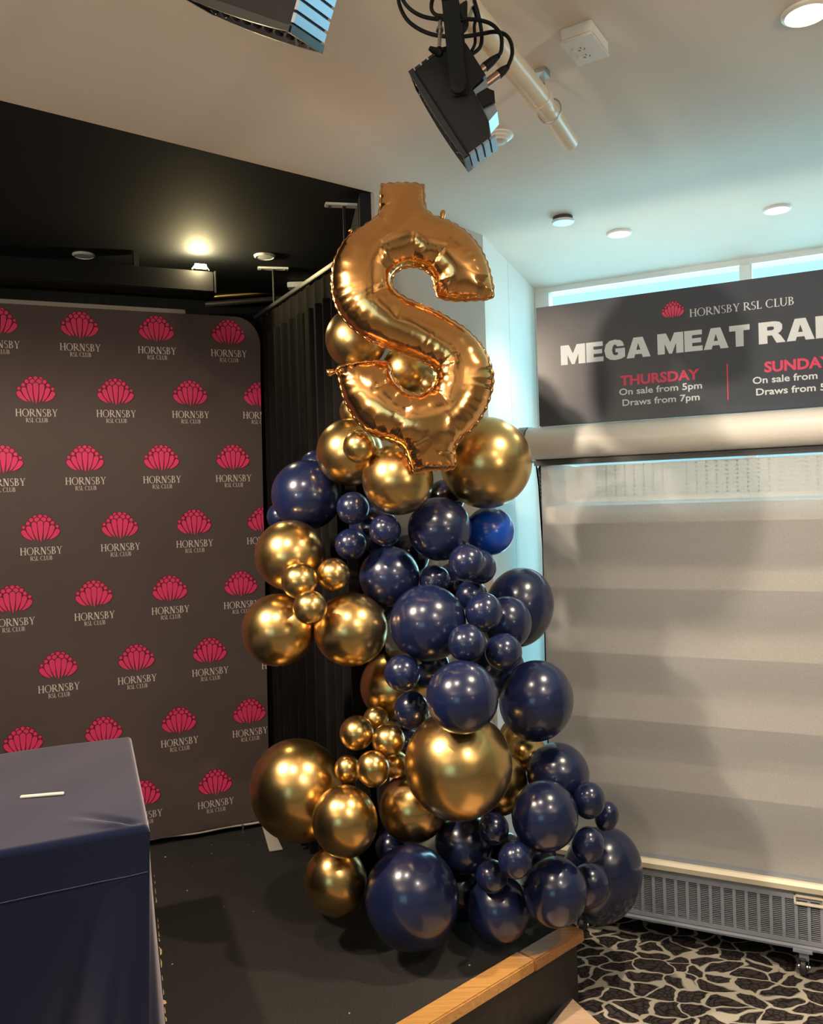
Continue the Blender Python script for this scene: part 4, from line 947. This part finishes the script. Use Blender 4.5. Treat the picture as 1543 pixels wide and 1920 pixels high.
mb = MB(); emblem(mb, lambda x, y, l: sp(-.4085 + x, 2.275 + y, .0006 + .00016 * l), .083 / 1120); mb.build('emblem_print', [M['sign_pink'], M['pink_dark']], sg, fix=False)
P, W = serif('HORNSBY RSL CLUB'); mb = MB()
for p in P: mb.add([sp(-.352 + a / W * .336, 2.2735 + b * .0275, .0008) for a, b in p], [(0, 1, 2, 3)])
mb.build('name_print', M['sign_white'], sg, fix=False)

# ------------------------------------------------------------------ things on the ceiling
def downlight(px, py, r, lit, label, ceil=CEIL, power=0, on='lamp_on'):
    c = onz(px, py, CEIL); c.z = ceil
    t = empty('downlight', c, label, 'light', None)
    MB().lathe(c - Z3 * .006, Z3, [(r * .80, .0), (r * .84, -.003), (r * .97, .001), (r, .0055)], 32).build('trim_ring', M['white_plastic'], t, smooth=True, angle=40)
    MB().lathe(c - Z3 * .0085, Z3, [(.0005, 0), (r * .5, .0003), (r * .79, .0015), (r * .79, .006)], 32).build('diffuser', M[on if lit else 'lamp_off'], t, smooth=True, angle=40)
    if power: lamp('SPOT', 'downlight_light', c - Z3 * .02, power, (1, .84, .62), .035, c - Z3, 120, .6)
downlight(1512, 22, .052, True, 'lit warm downlight nearest the camera at the top right of the ceiling', power=60)
downlight(1161, 436, .050, True, 'lit downlight on the ceiling above the sign\'s left half', power=14)
downlight(1457, 391, .050, True, 'lit downlight on the ceiling further right above the sign', power=16)
downlight(496, 481, .044, False, 'pale unlit round light in the black stage ceiling near the curtain', ceil=CEIL + .004)
downlight(157, 479, .044, False, 'dim round light in the black stage ceiling above the media wall', ceil=CEIL + .004)
c = onz(1055, 407, CEIL)
t = empty('ceiling_speaker', c, 'round bluish-white ceiling disc left of the lit downlights by the window', 'speaker')
MB().lathe(c - Z3 * .022, Z3, [(.0005, 0), (.038, .0), (.041, .003), (.041, .008)], 32).build('cover_disc', M['lamp_off'], t, smooth=True, angle=40)
MB().lathe(c - Z3 * .014, Z3, [(.036, 0), (.036, .014)], 28).build('shadow_collar', M['dark_grey'], t, smooth=True, angle=40)
c = onz(934, 254, CEIL)
t = empty('smoke_detector', c, 'small white ringed ceiling disc partly hidden behind the hanging stage light', 'detector')
MB().lathe(c, -Z3, [(.043, 0), (.043, .004), (.034, .007), (.034, .011), (.026, .014), (.025, .018), (.0005, .020)], 32).build('base', M['white_plastic'], t, smooth=True, angle=30)
MB().lathe(c - Z3 * .0205, -Z3, [(.016, 0), (.017, .002), (.012, .004), (.0005, .0045)], 24).build('sensor_cap', M['white_plastic'], t, smooth=True, angle=30)
# socket plate
q = [onz(1054, 51, CEIL), onz(1110, 30, CEIL), onz(1138, 83, CEIL), onz(1081, 101, CEIL)]
cen = (q[0] + q[1] + q[2] + q[3]) / 4
ux = ((q[1] - q[0]) + (q[2] - q[3])).normalized(); uy = Vector((-ux.y, ux.x, 0))
t = empty('ceiling_socket', cen, 'white square double socket box fixed to the ceiling', 'socket')
MB().box(cen - Z3 * .014, ux, uy, Z3, .036, .056, .014, .003).build('box', M['white_plastic'], t, smooth=True, angle=40)
pl = MB().box(cen - Z3 * .0305, ux, uy, Z3, .037, .057, .0025, .001).build('face_plate', M['white_plastic'], t, smooth=True, angle=40)
pins = MB()
for sy in (-1, 1):
    b0 = cen + uy * (.006 + .017 * sy) * 1.0 - Z3 * .0333 - ux * .004
    for ang, ox, oy in ((.5, -.006, .003), (-.5, .006, .003), (0, 0, -.006)):
        d_ = ux * math.sin(ang) + uy * math.cos(ang)
        pins.box(b0 + ux * ox + uy * oy, d_.cross(Z3), d_, Z3, .0009, .0032, .0005)
pins.build('pin_slots', M['dark_grey'], pl)
sw = MB()
for sy in (-1, 1): sw.box(cen + uy * (.017 * sy + .004) + ux * .022 * 0 - uy * .038 * 0 + ux * -.022 - Z3 * .034, ux, uy, Z3, .004, .007, .0015, .0006)
sw.build('rocker_switch', M['white_plastic'], pl)

# hanging pipe with its ceiling bracket
PZ = 2.58
p_end, p_mid, p_top = onz(1068, 266, PZ), onz(1014, 187, PZ), onz(880, 32, PZ)
pd = (p_top - p_end).normalized()
far = p_top + pd * 1.15
pp = empty('lighting_pipe', p_mid, 'cream painted lighting pipe hung under the pale ceiling', 'pipe')
MB().tube([p_end, p_mid - pd * .0], .0235, 20).build('end_length', M['pipe'], pp, smooth=True, angle=50)
MB().tube([p_mid + pd * .004, far], .0262, 20).build('main_length', M['pipe'], pp, smooth=True, angle=50)
MB().tube([p_mid - pd * .012, p_mid + pd * .016], .0275, 20).build('collar', M['pipe'], pp, smooth=True, angle=50)
MB().tube([p_end - pd * .002, p_end + pd * .001], .020, 20).build('bore', mat('pipe_inside', (.25, .2, .14), .6), pp)
for q_ in (.02, .055):
    c = p_mid - pd * q_
    side = Vector((-pd.y, pd.x, 0))
    MB().lathe(c + (Z3 * -.75 - side * .6).normalized() * .0225, (Z3 * -.75 - side * .6), [(.004, 0), (.004, .003), (.001, .004)], 8).build('pipe_screw', M['steel'], pp)
cb = onz(1016, 133, CEIL); side = Vector((-pd.y, pd.x, 0))
ck = MB(); ck.box(cb - Z3 * .006, side, pd, Z3, .014, .02, .006, .001); ck.box(cb - Z3 * .025 + side * .0, side, pd, Z3, .003, .010, .022)
ck.build('ceiling_clip', M['steel'], pp)
base = p_mid + pd * ((cb - p_mid).dot(pd)); wr_ = [base + (side * math.cos(a) + Z3 * math.sin(a)) * .0285 for a in np.linspace(math.pi * .55, -math.pi * 1.25, 16)]
MB().tube([cb - Z3 * .03 + side * .004] + wr_, .0022, 6).build('safety_wire', M['steel'], pp, smooth=True)

# ------------------------------------------------------------------ stage lights
def par_light(label, C, n, a, hang, yoke=True):
    """C: centre of the front rim; n: beam direction; a: pivot axis (towards the viewer)"""
    n = n.normalized(); a = (a - n * a.dot(n)).normalized(); t = n.cross(a); t = t if t.z < 0 else -t    # t: along the rim, downwards
    root = empty('stage_light', C, label, 'light', None)
    P = lambda d, q, h: C + n * d + t * q + a * h
    A_ = .040
    # casing: side profile extruded along the pivot axis
    prof = [(-.004, -.0865), (-.062, -.0885), (-.090, -.080), (-.104, -.071), (-.1035, -.006), (-.0725, -.0015), (-.066, .062), (-.052, .0875), (-.004, .0865)]
    mb = MB(); mb.prism([P(d, q, -A_) for d, q in prof], a * 2 * A_); cs = mb.build('casing', M['black_metal'], root)
    # front rim, a shallow curved frame, and lens
    rim = MB(); nseg = 16
    for i in range(nseg):
        q0, q1 = -.0895 + .179 * i / nseg, -.0895 + .179 * (i + 1) / nseg
        b0, b1 = .004 * (1 - (q0 / .0895) ** 2), .004 * (1 - (q1 / .0895) ** 2)
        for sa in (-1, 1): rim.prism([P(-.004, q0, sa * .044 - .003), P(.003 + b0, q0, sa * .044 - .003), P(.003 + b1, q1, sa * .044 - .003), P(-.004, q1, sa * .044 - .003)], a * .006)
    for sq in (-1, 1): rim.box(P(-.001, sq * .0885, 0), n, t, a, .005, .0025, .044)
    rim.build('front_rim', M['gloss_black'], root)
    MB().box(P(-.0015, 0, 0), n, t, a, .0015, .085, .040).build('lens', M['lens'], root)
    gs = MB()
    for i in range(9): gs.lathe(P(.000, -.07 + .0175 * i, .028), n, [(.0055, 0), (.006, .002), (.003, .004), (.0003, .0045)], 10); gs.lathe(P(.000, -.07 + .0175 * i, -.02), n, [(.0055, 0), (.006, .002), (.003, .004), (.0003, .0045)], 10)
    gs.build('led_lens', M['lens'], root, kind='stuff')
    # top and bottom end plates with ribs
    for sq in (-1, 1):
        e = MB()
        for k_ in range(4): e.box(P(-.014 - .0145 * k_, sq * .0885, 0), n, t, a, .0055, .0022, .0415)
        e.build('end_fins', M['heat_sink' if sq > 0 else 'gloss_black'], root)  # lower fins paler: window light on the underside put into the colour
    # rear heat sink plate with a knob
    hs = MB(); hs.prism([P(-.0732, .000, -.036), P(-.101, -.002, -.036), P(-.096, .016, -.036), P(-.088, .055, -.036), P(-.0670, .060, -.036)], a * .070); hs.build('heat_sink', M['heat_sink'], root)
    kb = MB(); kb.prism([P(-.0725, .012, .030), P(-.093, .014, .030), P(-.1005, .026, .030), P(-.093, .040, .030), P(-.0705, .036, .030)], a * .014); kb.build('rear_knob', M['rubber'], root)
    # yoke of two straps and a top bar
    pv = P(-.052, -.012, 0); up = (hang - pv); 
    for sa in (-1, 1):
        s0 = pv + a * (A_ + .010) * sa; s1 = hang + a * (A_ + .010) * sa * .9; dz = (s1 - s0).normalized(); w = dz.cross(a).normalized(); hh_ = dz.cross(w)
        MB().box((s0 + s1) / 2, w, hh_, dz, .0145, .002, (s1 - s0).length / 2 + .012, .001).build('yoke_arm', M['black_metal'], root)
        kn = MB(); kn.lathe(pv + a * A_ * sa, a * sa, [(.006, 0), (.006, .013), (.013, .014), (.014, .018), (.012, .024), (.004, .026)], 12); kn.build('pivot_knob', M['rubber'], root, smooth=True, angle=40)
    s1 = hang; w = (hang - pv).normalized()
    MB().box(s1 + w * .013, (w.cross(a)).normalized(), a, w, .0145, A_ + .010, .002, .001).build('yoke_bar', M['black_metal'], root)
    return root, P, t, a
R0, U0, FW = CAM_R @ Vector((1, 0, 0)), CAM_R @ Vector((0, 1, 0)), CAM_R @ Vector((0, 0, -1))
img = lambda dx, dy: (R0 * dx - U0 * dy).normalized()
Cr = at(740 + 520 / 6, 1375 / 6, 1.50)
hang = at(850, 36, 1.46)
root, P, t_, a_ = par_light('black stage light hanging by its yoke from the cream pipe', Cr, img(-.84, .54) + FW * .20, -FW + R0 * .06, hang)
# hook clamp and wing bolt on the pipe
pq = p_end + pd * ((hang - p_end).dot(pd)); 
cl = MB()
for an in np.linspace(-.2, math.pi + .3, 12): pass
side = Vector((-pd.y, pd.x, 0))
arcp = [pq + (side * math.cos(a) + Z3 * math.sin(a)) * .0375 for a in np.linspace(-.35 * math.pi, 1.15 * math.pi, 14)]
cl.tube(arcp, .006, 8); cl.build('hook_clamp', M['black_metal'], root, smooth=True)
b0, b1 = at(740 + 515 / 6, 240 / 6, 1.47), at(740 + 500 / 6, 560 / 6, 1.45)
MB().tube([b0, b1], .0035, 8).build('clamp_bolt', M['steel'], root, smooth=True, angle=40)
MB().lathe(at(740 + 508 / 6, 335 / 6, 1.46), (b1 - b0), [(.007, -.003), (.007, .003)], 6).build('bolt_nut', M['steel'], root)
wg = MB(); wc = b1 + (b1 - b0).normalized() * .004
wg.lathe(wc - (b1 - b0).normalized() * .006, (b1 - b0), [(.006, 0), (.008, .006), (.007, .014), (.003, .017)], 10)
for sx in (-1, 1): wg.tube([wc, wc + R0 * .010 * sx + U0 * .002, wc + R0 * .017 * sx + U0 * .006], [.006, .006, .004], 8)
wg.build('wing_knob', M['rubber'], root, smooth=True)
# plugs
for (x0, y0, x1, y1, x2, y2) in ((935, 815, 1010, 760, 1170, 625), (1030, 940, 1165, 840, 1275, 750)):
    A0, A1, A2 = (at(740 + x / 6, y / 6, 1.485) for x, y in ((x0, y0), (x1, y1), (x2, y2)))
    o = MB().tube([A0 + (A0 - A1).normalized() * .012, A1], .0078, 12).build('plug_shell', M['copper_plug'], root, smooth=True, angle=40)
    MB().tube([A1, A1.lerp(A2, .55), A2], [.0085, .0075, .0045], 12).build('strain_relief', M['rubber'], o, smooth=True, angle=40)
# cables
def cable(pts, r, label, D=1.46, n=6):
    P_ = [at(740 + x / 6, y / 6, D + dd) for x, y, dd in pts]
    o = MB().tube(cr(P_, n), r, 8).build('power_cable', M['rubber'], smooth=True)
    return tag(o, label, 'cable')
cable([(1165, 632, .02), (1200, 560, .02), (1195, 400, .02), (1100, 280, .02), (940, 225, .02), (720, 215, .03), (470, 215, .03), (280, 170, .03), (140, 70, .03), (70, -60, .03), (60, -200, .03)], .0036, 'black cable from the upper plug of the stage light looping left')
cable([(1270, 755, .02), (1320, 620, .02), (1310, 490, .02), (1250, 395, .02), (1130, 358, .035), (980, 380, .042), (780, 410, .046), (520, 405, .046), (330, 355, .046), (160, 245, .046), (70, 100, .046), (40, -40, .046), (60, -200, .056)], .0036, 'black cable from the lower plug of the stage light, lowest loop at left')
cable([(840, 630, .06), (950, 545, .06), (980, 440, .06), (965, 280, .06), (930, 120, .06), (890, -20, .06), (860, -160, .06)], .0036, 'black cable hanging right of the stage light yoke, longest loop')
cable([(860, 580, .07), (905, 480, .07), (895, 300, .07), (915, 180, .07), (860, 20, .07), (820, -140, .07)], .0030, 'thin dark cable hanging inside the longer loop beside the yoke')
cable([(545, 180, .05), (470, 170, .05), (420, 120, .05), (415, 40, .05), (440, -60, .05), (470, -200, .05)], .0036, 'black cable curling left round the pipe above the stage light')
cable([(770, -160, .05), (770, 40, .05), (770, 200, .05), (785, 270, .05), (755, 330, .05), (725, 260, .05), (730, 80, .05), (740, -160, .05)], .008, 'thick black cable bundle dangling behind the stage light yoke')
# second stage light, mostly above the frame
C2 = at(468, 38, 1.08)
par_light('black stage light at the top left, only its lower end in view', C2 - img(.93, .36) * .0 , img(-.36, .93) + FW * .36, -FW * .9 - R0 * .25, C2 + Z3 * .21 + R0 * .02)
